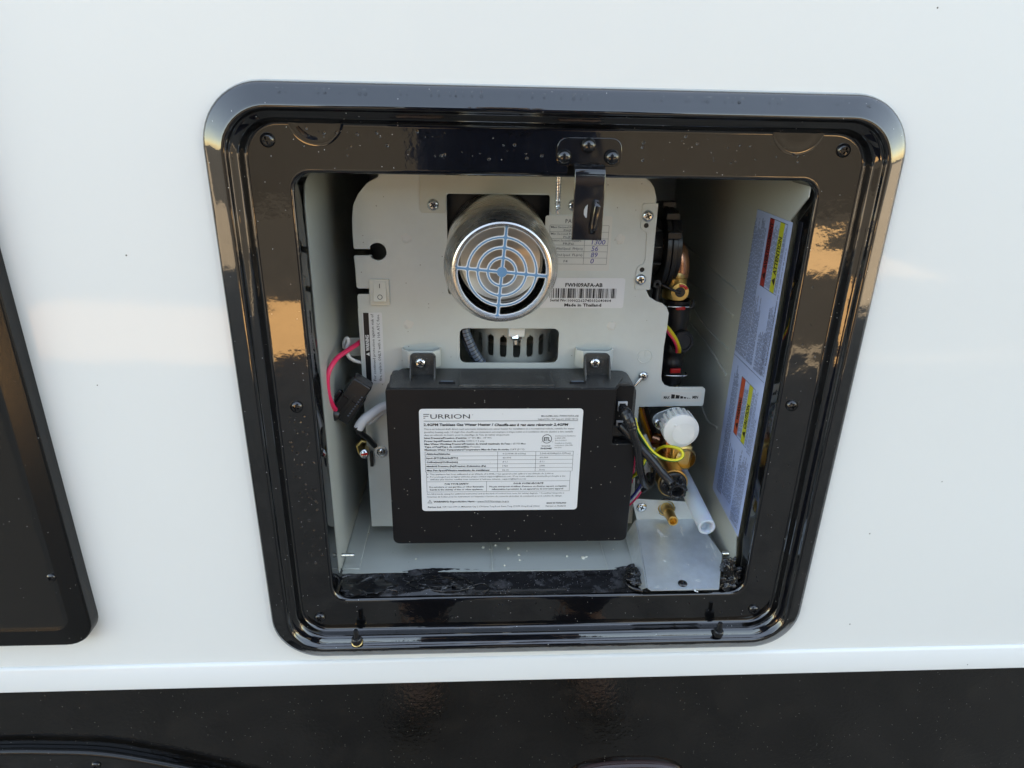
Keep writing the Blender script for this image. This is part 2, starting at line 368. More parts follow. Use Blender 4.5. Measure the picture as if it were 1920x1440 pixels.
for i in range(75):
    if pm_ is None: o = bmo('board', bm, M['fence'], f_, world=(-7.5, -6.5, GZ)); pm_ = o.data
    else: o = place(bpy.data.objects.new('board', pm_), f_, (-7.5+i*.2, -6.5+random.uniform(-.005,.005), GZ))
struct(box('tan_reflection_patch', -2.25, -.75, -3.05, -2.2, GZ+.0045, GZ+.008, M['concrete']))  # unseen patch, added and shaped for the warm band reflected in the frame
gp = struct(box('gold_reflection_patch', 2.0, 3.1, -5.2, -3.9, GZ+.001, GZ+.008, M['gravel']))  # unseen patch, added for the gold reflection on the right lip

# photographer, seen only as a reflection in the gloss
ph = thing('person', 'person in navy top and jeans holding up a phone in front of the open hatch', 'person', (.0,-.80,GZ))
def P(x, y, z): return (x+.0, y-.80, z+GZ)
def with_skin(name, nodes, edges, m, parent):
    bm = bmesh.new(); bm.verts.layers.skin.verify(); vs_ = [bm.verts.new(n[0]) for n in nodes]
    for e in edges: bm.edges.new((vs_[e[0]], vs_[e[1]]))
    me = bpy.data.meshes.new(name); bm.to_mesh(me); bm.free(); me.materials.append(m); o = bpy.data.objects.new(name, me); place(o, parent)
    for i, n in enumerate(nodes): me.skin_vertices[0].data[i].radius = n[1] if isinstance(n[1], tuple) else (n[1], n[1])
    me.skin_vertices[0].data[0].use_root = True
    a = o.modifiers.new('skin', 'SKIN'); a.use_smooth_shade = True; b = o.modifiers.new('sub', 'SUBSURF'); b.levels = 1; b.render_levels = 2; return o
# whole body: one continuous figure, pelvis as root
nodes = [(P(0,-.02,.92),(.12,.09)), (P(0,-.02,1.10),(.10,.08)), (P(0,0,1.32),(.13,.09)), (P(0,.02,1.46),(.06,.06)), (P(0,.05,1.53),(.055,.06)), (P(0,.09,1.62),(.075,.09)), (P(0,.08,1.72),(.07,.08))]
edges = [(0,1),(1,2),(2,3),(3,4),(4,5),(5,6)]
for s in (-1, 1):
    b0 = len(nodes)
    nodes += [(P(s*.10,-.02,.86),.085), (P(s*.13,.20,.48),.058), (P(s*.15,.27,.09),.042), (P(s*.16,.41,.035),.034),
              (P(s*.19,0,1.38),.055), (P(s*.29,.02,1.12),.043), (P(s*.13-.05,.20,1.07),.03), (P(s*.085-.0585,.255,1.055),.026)]
    edges += [(0,b0),(b0,b0+1),(b0+1,b0+2),(b0+2,b0+3),(2,b0+4),(b0+4,b0+5),(b0+5,b0+6),(b0+6,b0+7)]
    for k, (dx, dz) in enumerate(((0,.035),(0,.012),(0,-.010),(0,-.03))):
        b1 = len(nodes); nodes += [(P(s*.080-.0585,.285,1.045+dz),.009), (P(s*.078-.0585,.312,1.040+dz*1.1),.008), (P(s*.066-.0585,.318,1.035+dz*1.2),.007)]
        edges += [(b0+7,b1),(b1,b1+1),(b1+1,b1+2)]
with_skin('body', nodes, edges, M['skin'], ph)
jn = [(P(0,-.02,.96),(.150,.115)),(P(0,-.02,.88),(.155,.12))]; je = [(0,1)]
for s in (-1, 1):
    b0 = len(jn); jn += [(P(s*.10,-.01,.80),.10),(P(s*.13,.20,.48),.078),(P(s*.15,.27,.10),.070)]; je += [(1,b0),(b0,b0+1),(b0+1,b0+2)]
    with_skin('shoe', [(P(s*.15,.25,.05),(.055,.045)),(P(s*.165,.36,.04),(.05,.036)),(P(s*.17,.43,.035),(.042,.03))], [(0,1),(1,2)], M['rubber'], ph)
with_skin('jeans', jn, je, M['denim'], ph)
sn = [(P(0,-.02,.84),(.185,.145)),(P(0,-.02,.98),(.178,.14)),(P(0,-.02,1.14),(.172,.135)),(P(0,0,1.33),(.18,.13)),(P(0,.02,1.45),(.07,.07))]; se = [(0,1),(1,2),(2,3),(3,4)]
for s in (-1, 1):
    b0 = len(sn); sn += [(P(s*.19,0,1.38),.075),(P(s*.29,.02,1.12),.066),(P(s*.155-.04,.15,1.08),.045)]; se += [(3,b0),(b0,b0+1),(b0+1,b0+2)]
with_skin('top', sn, se, M['navy'], ph)
with_skin('hair', [(P(0,.06,1.66),(.085,.10)),(P(0,.06,1.745),(.078,.088))], [(0,1)], M['hair'], ph)
c_ = CAM + Vector((0,-.012,0)); bm = bmesh.new(); abox(bm, -.079,.079,-.004,.004,-.038,.038)
bmesh.ops.rotate(bm, verts=bm.verts, matrix=Matrix.Rotation(-PITCH, 3, 'X')); bmesh.ops.translate(bm, verts=bm.verts, vec=c_)
tag(bmo('phone', bm, M['phone'], None, bevel=.003), 'black phone held up by the photographer in both hands', 'phone')

# ================================================================== STORAGE DOOR, FENDER, LAMP
def prism(bm, pts, y0, y1, mi=0, cap0=True, cap1=True):
    a = [bm.verts.new((x,y0,z)) for x,z in pts]; b = [bm.verts.new((x,y1,z)) for x,z in pts]; n = len(pts)
    for i in range(n): bm.faces.new((a[i],a[(i+1)%n],b[(i+1)%n],b[i])).material_index = mi
    if cap0: bm.faces.new(a).material_index = mi
    if cap1: bm.faces.new(b).material_index = mi
def nested(bm, loops, close=True):
    "bridge equal-count loops [(pts, y)]"
    R = [[bm.verts.new((x,y,z)) for x,z in pts] for pts, y in loops]; n = len(R[0])
    for a, b in zip(R, R[1:]):
        for i in range(n): bm.faces.new((a[i],a[(i+1)%n],b[(i+1)%n],b[i]))
    if close: bm.faces.new(R[-1])
    return R
sdoor = thing('storage_door', 'satin black compartment door on the white wall at the left edge', 'door', (-.7,WY,.1))
X0, X1, Z0, Z1 = -1.05, -.3728, -.2040, .42
L = lambda d, r: rrect(X0+d, X1-d, Z0+d, Z1-d, r, 8)
bm = bmesh.new(); nested(bm, [(L(0,.024),WY),(L(0,.024),-.0065),(L(.0006,.0235),-.0076),(L(.0018,.022),-.0082),(L(.0150,.014),-.0082),(L(.0158,.0135),-.0086),(L(.0168,.013),-.0086),(L(.0176,.0125),-.0080)])
bmo('door_panel', bm, M['doorblack'], sdoor, True, angle=50)
screw((-.3930,-.0081,-.1343), .0035, 'chromeblk', sdoor)
fd = thing('fender_flare', 'black wheel arch flare rising at the bottom left under the skirt', 'fender', (-.45,0,-.45))
arc = [(-1.15,-.50),(-1.0,-.43),(-.85,-.375),(-.70,-.343),(-.60,-.333),(-.49,-.3305),(-.44,-.3325),(-.397,-.3370),(-.352,-.3500),(-.305,-.3675),(-.26,-.388),(-.20,-.420),(-.14,-.47),(-.10,-.53)]
cv = [tuple(p) for p in catmull([(x,0,z) for x,z in arc], 5)]; arcp = [(p[0],p[2]) for p in cv]
bm = bmesh.new(); pts = arcp + [(-.08,-.6),(-1.2,-.6)]; prism(bm, pts, .0050, -.001); bmo('flare_panel', bm, M['gloss'], fd)
tube('flare_bead', [(x,-.0022,z) for x,z in arcp], .0032, M['doorblack'], fd, raw=True, ns=10)
screw((-.4072,-.0012,-.3525), .0042, 'chromeblk', fd)
lt = thing('marker_lamp', 'dark red oval marker lamp at the bottom edge under the hatch', 'lamp', (.093,0,-.395))
def oval(cx, cz, a, b, n=40): return [(cx+a*math.copysign(abs(math.cos(t))**.75, math.cos(t)), cz+b*math.copysign(abs(math.sin(t))**.9, math.sin(t))) for t in [2*math.pi*i/n for i in range(n)]]
bm = bmesh.new(); O = lambda k: oval(.093,-.4030,.060-k,.0270-k)
nested(bm, [(O(0),.0054),(O(.0004),.001),(O(.002),-.001),(O(.004),-.0012),(O(.0052),.0005),(O(.006),.002)], False); bmo('bezel', bm, M['amberdark'], lt, True)
bm = bmesh.new(); nested(bm, [(O(.0062),.002),(O(.0068),-.001),(O(.010),-.004),(O(.016),-.0058),(O(.022),-.006)]); bmo('lens', bm, M['amber'], lt, True)

# ================================================================== ACCESS FRAME
af = thing('access_frame', 'gloss black moulded square frame of the open hatch on the white wall', 'frame', (0,WY,0))
PR = [(.2300,.004,.040),(.2303,.0020,.040),(.2298,.0006,.0396),(.2287,-.0004,.0388),(.2262,-.0017,.037),(.2222,-.0038,.0345),(.2186,-.0058,.0318),(.2174,-.0064,.0310),(.2163,-.0067,.0302),(.2153,-.0065,.0294),(.2146,-.0058,.0289),(.2141,-.0047,.0286),(.2137,-.0034,.0283),(.2131,-.0026,.0278),
      (.2122,-.0021,.0270),(.2098,-.0008,.0252),(.2090,-.0001,.0246),(.2084,.0010,.0241),(.2078,.0030,.0236),(.2073,.0052,.0231),(.2067,.0070,.0226),(.2058,.0079,.0219),(.2048,.0081,.0212),(.2038,.0081,.0205),
      (.1822,.0081,.0146),(.1812,.00805,.0142),(.1804,.0081,.0140),(.1796,.0082,.0135),(.1788,.0088,.0132),(.1782,.0098,.0130),(.1779,.0115,.0128),(.1779,.040,.0128)]
bm = bmesh.new(); loops = []
for hx, y, r in PR:
    hz = hx - max(0, min(1, (.205-hx)/.022))*.0030; loops.append((rrect(-hx, hx, -hz, hz, r, 12), y))
R = nested(bm, loops, False); bmo('moulding', bm, M['gloss'], af, True, angle=75)
for (x, z) in ((-.1915,.1953),(.1905,.1955),(-.1917,.0065),(.1892,.0065),(-.1918,-.1935),(.1908,-.1935)):
    screw((x,.0078,z), .0047, 'chromeblk', af, rot=random.uniform(0,80), flat=.6)
    # shallow moulded cup under each screw
for (px, py) in ((592,238),(1497,253)):
    p = at(px, py, .008); bm = bmesh.new(); lathe_bm(bm, [(.0185,-.0004),(.0182,.0002),(.0168,.0005),(.0140,.0004),(.0125,.0001),(.0085,.0002),(0,.0003)], (p.x,.008,.2100), (0,-1,0), 48)
    bmesh.ops.bisect_plane(bm, geom=bm.verts[:]+bm.edges[:]+bm.faces[:], plane_co=(0,0,.2072), plane_no=(0,0,1), clear_outer=True)
    bmo('moulded_boss', bm, M['gloss'], af, True, recalc=False)
for px, py in ((668,1190),(1348,1181)):
    p = at(px, py, -.004); x = p.x; pin = lathe('hinge_pin', [(.0041,0),(.0043,.001),(.0042,.0050),(.0036,.0058),(.0021,.0060),(.0021,.0135),(.0017,.0145),(0,.0146)], (x,-.0035,-.2110), M['darkplastic'], af, (0,-.10,1), 24)
    if px < 1000:
        lathe('residue', [(.0046,0),(.0050,.0003),(.0045,.0006),(.0043,.0008)], (x,-.0030,-.2112), M['brassdark'], pin, (0,-.3,1), 20)
# water droplets and grit on the moulding
bm = bmesh.new()
def bead(x, y, z, r, ax=(0,-1,0)):
    lathe_bm(bm, [(r,0),(r*.9,r*.28),(r*.6,r*.52),(0,r*.62)], (x,y,z), ax, 10)
for k in range(70):
    z = random.uniform(-.14,.0); x = random.uniform(-.201,-.183); bead(x,.0079,z,random.choice((.0005,.0006,.0009,.0012)))
for k in range(70): bead(random.uniform(-.17,.17),.0079,random.uniform(.186,.203),random.choice((.0004,.0005,.0007,.0011)))
for k in range(46):
    x = random.uniform(-.18,.2); bead(x,-.0045,.2262,random.choice((.0005,.0007,.0010)),(0,-.75,.6))
for k in range(36): bead(random.uniform(-.17,.17),.0079,random.uniform(-.202,-.181),random.choice((.0004,.0005,.0008)))
for k in range(25): bead(random.uniform(.184,.201),.0079,random.uniform(-.17,.17),random.choice((.0004,.0005,.0007)))
o = bmo('water_droplets', bm, M['water'], af, True); stuff(o)
bm = bmesh.new()
cl = rrect(-.2312,.2312,-.2328,.2312,.0415,12); ci = rrect(-.2297,.2297,-.2297,.2297,.0397,12)
nested(bm, [(cl,WY-.0001),(rrect(-.2308,.2308,-.2318,.2308,.041,12),.0032),(ci,.0026)], False)
tag(bmo('caulk_line', bm, M['caulk'], None, True), 'thin grey caulk line round the outside of the black frame', 'caulk')

# black sealant: smeared strip on the sill and lumps
sl_ = thing('sill_sealant', 'wet black sealant smeared along the bottom sill of the opening', 'sealant', (0,.02,-.175))
bm = bmesh.new(); nx, ny = 200, 16; G = []
from mathutils import noise
for i in range(nx+1):
    x = -.1765 + .270*i/nx; row = []
    back = .0385 + .0035*noise.noise((x*18,3,0)) + (.006 if x < -.168 else 0)*0
    if x > .080: back += .004*math.sin((x-.080)/.0135*math.pi)
    for j in range(ny+1):
        y = .0105 + (back-.0105)*j/ny; t = j/ny
        h = .0012 + .0010*abs(noise.noise((x*25,y*60,1))) + .0004*abs(noise.noise((x*160,y*220,2)))
        h += .0030*math.exp(-((x+.098)/.022)**2)*(.4+abs(noise.noise((x*70,y*150,5)))) + .004*math.exp(-((x-.084)/.010)**2)*(.5+abs(noise.noise((x*90,y*90,7))))*t
        h += .0012*t*t; h *= min(1, 6*t+.25); h += .0026*t
        row.append(bm.verts.new((x,y,-.1747+h)))
    row.append(bm.verts.new((x,y+.0004,-.1765))); G.append(row)
for i in range(nx):
    for j in range(ny+1): bm.faces.new((G[i][j],G[i+1][j],G[i+1][j+1],G[i][j+1]))
bmo('sealant_strip', bm, M['sealant'], sl_, True, angle=80)
def lump(name, c, s, m, parent, seed, amp=.35, fr=90, rot=0, sub=4):
    bm = bmesh.new(); bmesh.ops.create_icosphere(bm, subdivisions=sub, radius=1)
    for v in bm.verts:
        n = noise.noise(Vector((v.co.x*1.7+seed, v.co.y*1.7, v.co.z*1.7)))*amp*1.6 + abs(noise.noise(Vector((v.co.x*4+seed*3, v.co.y*4, v.co.z*4))))*amp*.9
        v.co *= 1 + n; v.co = Vector((v.co.x*s[0], v.co.y*s[1], v.co.z*s[2]))
    if rot: bmesh.ops.rotate(bm, verts=bm.verts, matrix=Matrix.Rotation(R_(rot), 3, 'Y'))
    bmesh.ops.translate(bm, verts=bm.verts, vec=c); return bmo(name, bm, m, parent, True, angle=80)
lump('sealant_lump', atz(1188,1076,-.166), (.0060,.0055,.0040), M['sealant'], sl_, 1.3)
lump('sealant_lump', atz(1193,1087,-.168), (.0090,.0070,.0030), M['sealant'], sl_, 4.1, rot=20)
lump('sealant_lump', atz(815,1092,-.170), (.0180,.0075,.0015), M['sealant'], sl_, 2.2)
lump('sealant_lump', atz(690,1100,-.171), (.0230,.0085,.0012), M['sealant'], sl_, 6.2)
lump('sealant_lump', atz(868,1093,-.170), (.0100,.0065,.0014), M['sealant'], sl_, 8.8, rot=10)
for pts, r in ((((684,1106),(700,1090),(718,1082),(745,1084),(775,1094),(800,1100)),.0011),(((800,1078),(822,1074),(850,1078),(872,1092),(878,1102),(850,1108),(815,1107),(798,1098),(792,1086),(800,1078)),.0009),
               (((672,1094),(690,1084),(712,1080)),.0013),(((690,1108),(712,1104),(745,1107)),.0009),(((835,1080),(852,1088),(868,1100)),.0010),(((885,1098),(905,1094),(917,1102),(908,1110)),.0005),(((1168,1072),(1172,1090),(1186,1102),(1206,1108)),.0016),(((1172,1070),(1190,1076),(1205,1090)),.0013),(((640,1083),(655,1079),(670,1081)),.0020)):
    zz_ = -.1718; pp = [atz(px,py,zz_+.0006) for px,py in pts]
    tube('sealant_fold', pp, r, M['sealant'], sl_, ns=8)
cs = thing('corner_sealant', 'crumpled glossy black sealant clump right of the galvanised drip tray', 'sealant', tuple(at(1366,1090,.01)))
for k, (px, py, s) in enumerate(((1368,1060,.0058),(1374,1078,.0066),(1362,1093,.0062),(1378,1098,.0048),(1358,1108,.0040),(1366,1075,.0050))):
    lump('sealant_clump', at(px,py,.014+.003*(k%2)), (s*.9,s*.6,s*1.1), M['sealant'], cs, k*2.7, amp=.6, rot=k*31)

# ================================================================== CATCH BRACKET
cb = thing('catch_bracket', 'black bent catch bracket riveted over the top edge of the opening', 'bracket', (.0160,.006,.19))
c0 = at(1104,286,.006); bx0, bx1 = at(1043,300,.006).x, at(1165,300,.006).x; bz1, bz0 = at(1105,258,.006).z, at(1105,312,.006).z
plate('mounting_plate', [fillet([(bx0,bz0),(bx1,bz0),(bx1,bz1),(bx0,bz1)], [.006,.006,.010,.010])], .0055, .0022, M['chromeblk'], cb, bev=.0004)
for px, py in ((1058,294),(1104,273),(1148,295)):
    p = at(px,py,.003); lathe('rivet', [(.0047,-.001),(.0048,.0008),(.0040,.0026),(.0024,.0037),(0,.0040)], (p.x,.0036,p.z), M['chromeblk'], cb, n=28)
ax0, ax1 = at(1078,330,-.012).x, at(1136,330,-.012).x; az0, az1 = at(1100,450,-.012).z, at(1105,313,-.004).z
bm = bmesh.new(); prof = [(.0050,az1+.0002)] ; th = .0016
ctr = [(.0046,az1+.0008),(-.0030,az1+.0008),(-.0075,az1+.0002),(-.0102,az1-.0018),(-.0112,az1-.0050),(-.0116,az1-.020),(-.0120,az0+.002),(-.0120,az0)]
ring = []
for i, (y, z) in enumerate(ctr):
    a = Vector(ctr[max(i-1,0)]); b = Vector(ctr[min(i+1,len(ctr)-1)]); t = (b-a).normalized(); n = Vector((t.y,-t.x))*th/2*-1
    ring.append([bm.verts.new((x, y+n.x*s, z+n.y*s)) for x, s in ((ax0,1),(ax1,1),(ax1,-1),(ax0,-1))])
for a, b in zip(ring, ring[1:]):
    for j in range(4): bm.faces.new((a[j],a[(j+1)%4],b[(j+1)%4],b[j]))
bm.faces.new(ring[0]); bm.faces.new(ring[-1]); arm = bmo('hook_arm', bm, M['chromeblk'], cb, bevel=.0005)
# slot with a bent-out tongue
q = lambda px, py: xz(px, py, -.0130)
sl1 = [q(1101,375),q(1118,370),q(1120,376),q(1119,398),q(1112,446),q(1098,444),q(1100,430)]
tw = at(1112,372,-.0131); lo = at(1105,440,-.0131)
bm = bmesh.new(); T = [(tw.x-.0008,-.0132,tw.z),(tw.x+.0036,-.0132,tw.z-.0004)]
p0, p1 = Vector((tw.x-.0010,-.0131,tw.z+.001)), Vector((lo.x-.001,-.0131,lo.z))
a = [bm.verts.new(v) for v in ((tw.x+.0004,-.0130,tw.z),(tw.x+.0040,-.0130,tw.z-.0006),(tw.x+.0046,-.0185,tw.z-.004),(tw.x+.0006,-.0185,tw.z-.004),(lo.x+.0038,-.0180,lo.z+.004),(lo.x-.0002,-.0180,lo.z+.004),(lo.x+.0034,-.0130,lo.z),(lo.x-.0006,-.0130,lo.z))]
bm.faces.new((a[0],a[1],a[2],a[3])); bm.faces.new((a[3],a[2],a[4],a[5])); bm.faces.new((a[5],a[4],a[6],a[7])); bm.faces.new((a[1],a[6],a[4],a[2])); bm.faces.new((a[0],a[3],a[5],a[7])); bm.faces.new((a[0],a[7],a[6],a[1]))
bmo('catch_tongue', bm, M['chromeblk'], cb, bevel=.0008)
p = at(1098,396,-.013); bm = bmesh.new()
pts = [(p.x+.0012,p.z+.0042),(p.x-.0002,p.z+.0028),(p.x-.0011,p.z+.0006),(p.x-.0010,p.z-.0022),(p.x+.0001,p.z-.0040),(p.x+.0010,p.z-.0044)]
prism(bm, pts, -.0130, -.0126); bmo('keyhole_slot', bm, M['galv'], cb)

# ================================================================== CASING
LX, RX, FZ, CZ, BY = -.1772, .1740, -.1690, .1760, .34
cas = thing('heater_casing', 'pale grey sheet metal liner box inside the black frame', 'casing', (0,.2,FZ))
bm = bmesh.new()
# side walls with their front edge flared forward at the top corners
def wall(name, X, s, edge):
    bm = bmesh.new(); f = [(y, z) for y, z in edge]; loop = f + [(BY, FZ), (BY, CZ)]
    a = [bm.verts.new((X, y, z)) for y, z in loop]; b = [bm.verts.new((X+s*.0009, y, z)) for y, z in loop]; n = len(loop)
    bm.faces.new(a); bm.faces.new(b[::-1])
    for i in range(n): bm.faces.new((a[i],a[(i+1)%n],b[(i+1)%n],b[i]))
    return bmo(name, bm, M['liner'], cas)
lw = wall('side_panel', LX, -1, [(.0412,CZ),(.0412,.170),(.0345,.150),(.0335,.10),(.0325,FZ)])
rw = wall('side_panel', RX, 1, [(.0120,CZ),(.0120,.1640),(.0340,.1440),(.0300,-.100),(.0310,-.135),(.0260,-.150),(.0260,FZ)])
box('floor_panel', LX-.002, RX+.002, .036, BY, FZ-.001, FZ, M['liner'], cas)
box('ceiling_panel', LX-.002, RX+.002, .0395, BY, CZ, CZ+.001, M['liner'], cas)
box('back_panel', LX-.002, RX+.002, BY-.001, BY+.001, FZ, CZ, M['liner'], cas)
bm = bmesh.new(); abox(bm, LX+.0012, LX+.0160, .040, .30, FZ+.0002, FZ+.0016); bmo('floor_flange', bm, M['liner'], cas, bevel=.0005)
box('floor_seam', -.043, -.0415, .038, .10, FZ+.0002, FZ+.0011, M['liner'], cas, bevel=.0004)
box('floor_seam', .062, .0635, .036, .10, FZ+.0002, FZ+.0009, M['liner'], cas, bevel=.0004)
# raised ribs on the right wall
for pts in (((1240,425),(1345,515),(1385,547)),((1230,480),(1320,548),(1375,592)),((1290,560),(1320,610),(1365,655)),((1280,590),(1325,645),(1362,703)),((1316,762),(1328,790),(1345,802))):
    w_ = [atx(px,py,RX) for px,py in pts]; w_ = [Vector((RX-.0002, min(v.y,.3), v.z)) for v in w_]
    tube('wall_rib', w_, .0013, M['liner'], cas, ns=8)
for px, py, s in ((640,1041,1),):
    p = atx(px,py,LX); 
    bm = bmesh.new(); sweep(bm, [(LX+.0002+i*.0006, p.y, p.z) for i in range(20)], [.0021 if i%2 else .0016 for i in range(20)], 12); bmo('screw_tip', bm, M['zinc'], cas, True)
p = atx(1362,1030,RX); bm = bmesh.new(); sweep(bm, [(RX-.0002-i*.0006, .040, p.z) for i in range(12)], [.0024 if i%2 else .0018 for i in range(12)], 12); bmo('screw_tip', bm, M['zinc'], cas, True)

# long safety sticker on the right wall: reads upwards
sx = RX-.0006; s0, s1 = -.1290, .1440; yn, yd = .0305, .0985
me = bpy.data.meshes.new('safety_sticker'); bm = bmesh.new()
pts = [(yd+.000, s0+.006),(yn-.004, s0),(yn-.003, s1),(yd-.004, s1)]
prism(bm, [(0,0)]*0 or [(0,0),(1,0),(1,1)], 0, 1) if False else None
a = [bm.verts.new((sx,y,z)) for y,z in pts]; b = [bm.verts.new((sx+.0003,y,z)) for y,z in pts]; bm.faces.new(a); bm.faces.new(b[::-1])
for i in range(4): bm.faces.new((a[i],a[(i+1)%4],b[(i+1)%4],b[i]))
ss = bmo('safety_sticker', bm, M['silver'], cas); ss['label'] = 'long blue-grey safety sticker covered in fine print'
# u = +z, v = +y ; print frame origin low and near the viewer
pr = Print((sx, yn, s0), (0,0,1), (0,1,0))
W_ = yd-yn; H_ = s1-s0
def block(u0, u1, v0, v1, h, gap, mi=0, ragged=.12):
    v = v1-h
    while v > v0:
        pr.dashes(u0, u1 - random.uniform(0, ragged)*(u1-u0), v, h, mi); v -= h+gap
pr.rect(.1460, .1464, -.002, W_-.002)
for (ub, vr, vy, vb, vt, wr, wy, wdr, wdy, rm) in ((.2165,.0275,.0085,.0035,.0360,'AVERTISSEMENT','ATTENTION',.037,.029,2),(.0806,.0325,.0150,.0100,.0412,'WARNING','CAUTION',.0215,.0225,3)):
    ln = .0540; pr.frame(ub, ub+ln, vb, vt, .0004)
    pr.rect(ub+.0004, ub+ln-.0004, vr, vr+.0080, rm); pr.rect(ub+.0004, ub+ln-.0004, vy, vy+.0080, 4)
    for vv, wd, ww in ((vr, wr, wdr), (vy, wy, wdy)):
        pr.poly([(ub+.006,vv+.0012),(ub+.0125,vv+.0012),(ub+.00925,vv+.0068)], 0, .0002)
        pr.text(wd, ub+.0142, vv+.0012, .0056, width=ww, bold=.025, mi=0, lift=.0002, res=2)
    block(ub+.002, ub+ln-.002, vy+.0085, vr-.0008, .0012, .0009); block(ub+.002, ub+ln-.002, vb+.0008, vy-.0008, .0011, .0008)
block(.150, .270, .0400, W_-.003, .0012, .0009); block(.150, .212, .0260, .039, .0011, .0008, ragged=.3); block(.149, .185, .004, .022, .0012, .0008); block(.150, .21, .0, .010, .0012, .001)
block(.012, .142, .0450, W_-.010, .0012, .0009); block(.016, .074, .0220, .0435, .0012, .0012, ragged=.5); block(.004, .076, .0000, .0190, .0012, .0009, ragged=.2); block(.078, .14, -.001, .008, .0011, .0012, ragged=.5)
pr.dashes(.160, .255, -.0008, .0013)
pr.build('lettering', [M['ink'], M['inkgrey'], M['red'], M['orange'], M['yellow']], ss)

# ================================================================== HEATER FRONT PLATE
PY = .095
hp = thing('front_plate', 'light grey metal faceplate of the water heater with stickers and screws', 'faceplate', (0,PY,FZ))
def PX(*pts): return [xz(px,py,PY) for px,py in pts]
left = PX((697,987),(671,573),(670,556),(672,551.6),(692,551.6),(692,541),(672,541),(668.5,538),(666,503),(663.5,481),(666,479),(694,479))
kc = at(708,472,PY); kr = .0072
kh = [(kc.x+kr*math.cos(R_(a)), kc.z+kr*math.sin(R_(a))) for a in range(205, 205+312, 12)]
left2 = PX((694,467),(665,467),(663,464),(661,440),(660,411),(662,385),(671,364),(688,343),(708,332))
top = [(-.130,.1735),(.070,.1735)]
right = fillet(PX((1214,337),(1229,360),(1231,400),(1212,545)), .006)
right = PX((1205,331),(1219,340),(1227,352),(1231,372),(1226,430),(1212,545),(1217,556),(1230,565),(1242,569),(1250,576),(1254,587),(1251,615),(1245,650),(1240,706),(1241,714),(1246,722),(1256,726),(1318,726),(1322.5,730),(1319,757),(1316,761),(1198,763),(1192,850),(1190,930))
outer = left + kh + left2 + top + right + [(at(1190,930,PY).x,-.1603)]
hz1 = at(840,363,PY).z; hole = rrect(at(838,400,PY).x, at(1030,400,PY).x, hz1-.082, hz1, .002, 3)
win = rrect(at(862,650,PY).x, at(1047,650,PY).x, at(950,680.5,PY).z, at(950,616,PY).z, .0050, 5)
plate('plate', [outer, hole, win], PY, .0012, M['sheet'], hp, bev=.00025)
# return flange along the left edge
bm = bmesh.new(); l0, l1 = at(697,987,PY), at(671,580,PY)
abox(bm, l1.x-.0004, l1.x+.0006, PY+.0014, PY+.025, l0.z, l1.z); bmo('edge_flange', bm, M['sheet'], hp)
bm = bmesh.new(); abox(bm, at(1200,763,PY).x, at(1318,763,PY).x, PY+.0014, PY+.010, at(1250,762,PY).z-.0002, at(1250,762,PY).z+.001); bmo('edge_flange', bm, M['sheet'], hp)
# overlay bracket round the flue opening
Yo = PY-.0012
ov = [xz(px,py,Yo) for px,py in ((787,325),(787,394),(791,399),(834,400),(836,396),(836.5,362),(1031,362.5),(1031.5,396),(1035,402),(1096,402),(1096,325))]
plate('flue_bracket', [ov], Yo, .0010, M['sheet2'], hp, bev=.0002)
box('flue_bracket_lip', at(838,362,Yo).x, at(1030,362,Yo).x, PY+.0014, PY+.014, hz1+.0004, hz1+.0014, M['sheet2'], hp)
Yb = PY-.0010
rb = [xz(px,py,Yb) for px,py in ((1208,381),(1234.5,381.5),(1219,543.5),(1191,543),(1190.5,538),(1193.5,507),(1197,499),(1206,495),(1209.5,489),(1213,440),(1211.5,436),(1202,429),(1201.5,424),(1204.5,386))]
rb_h = [circ(*xz(1212,423,Yb), .0021, 16), circ(*xz(1204,506,Yb), .0021, 16)]
plate('side_bracket', [rb]+rb_h, Yb, .0009, M['sheet'], hp, bev=.0002)
for px, py in ((1212,423),(1204,506)):
    x, z = xz(px,py,PY); plate('bolt_hole', [circ(x, z, .0023, 16)], PY-.0001, .0001, M['ink'], hp)
for px, py, r in ((812,384,.0048),(1214.5,405,.0048),(1201,524,.0048),(1206,705,.0045),(1076,385,.0048)):
    p = at(px,py,Yb); screw((p.x,Yb,p.z), r, 'zinc', hp, rot=random.uniform(0,90), washer=(px==812 and False))
p = at(1194,717,Yb); tube('ground_lug', [tuple(at(1203,708,Yb-.001)), tuple(at(1196,716,Yb-.002)), tuple(at(1186,727,Yb-.003))], .0014, M['zinc'], hp)
for px, py in ((762,447),(766,608),(1163,448),(1146,611)):
    p = at(px,py,PY); lump('weld_spot', (p.x,PY-.00005,p.z), (.0037,.00035,.0037), M['paperoff'], hp, px*.1, amp=.25, sub=3)
# pressed earth symbol
gx, gz = xz(1209,668,PY); g = Print((gx,PY,gz))
bm = bmesh.new()
def bar(u0,v0,u1,v1,r=.00045): sweep(bm, [(gx+u0,PY-.0001,gz+v0),(gx+u1,PY-.0001,gz+v1)], r, 6)
cpts = [(gx+.0064*math.cos(2*math.pi*i/40), PY-.0001, gz+.0064*math.sin(2*math.pi*i/40)) for i in range(41)]
sweep(bm, cpts, .0005, 6); bar(0,.0045,0,-.0008); bar(-.0046,-.0010,.0046,-.0010); bar(-.0034,-.0028,.0034,-.0028); bar(-.0018,-.0044,.0018,-.0044)
bmo('earth_symbol', bm, M['sheet'], hp, True)

def sticker(name, px4, Y, m, r, parent, label=None):
    pts = fillet([xz(px,py,Y) for px,py in px4], r, 4)
    o = plate(name, [pts], Y, .0002, m, parent); 
    if label: o['label'] = label
    return o
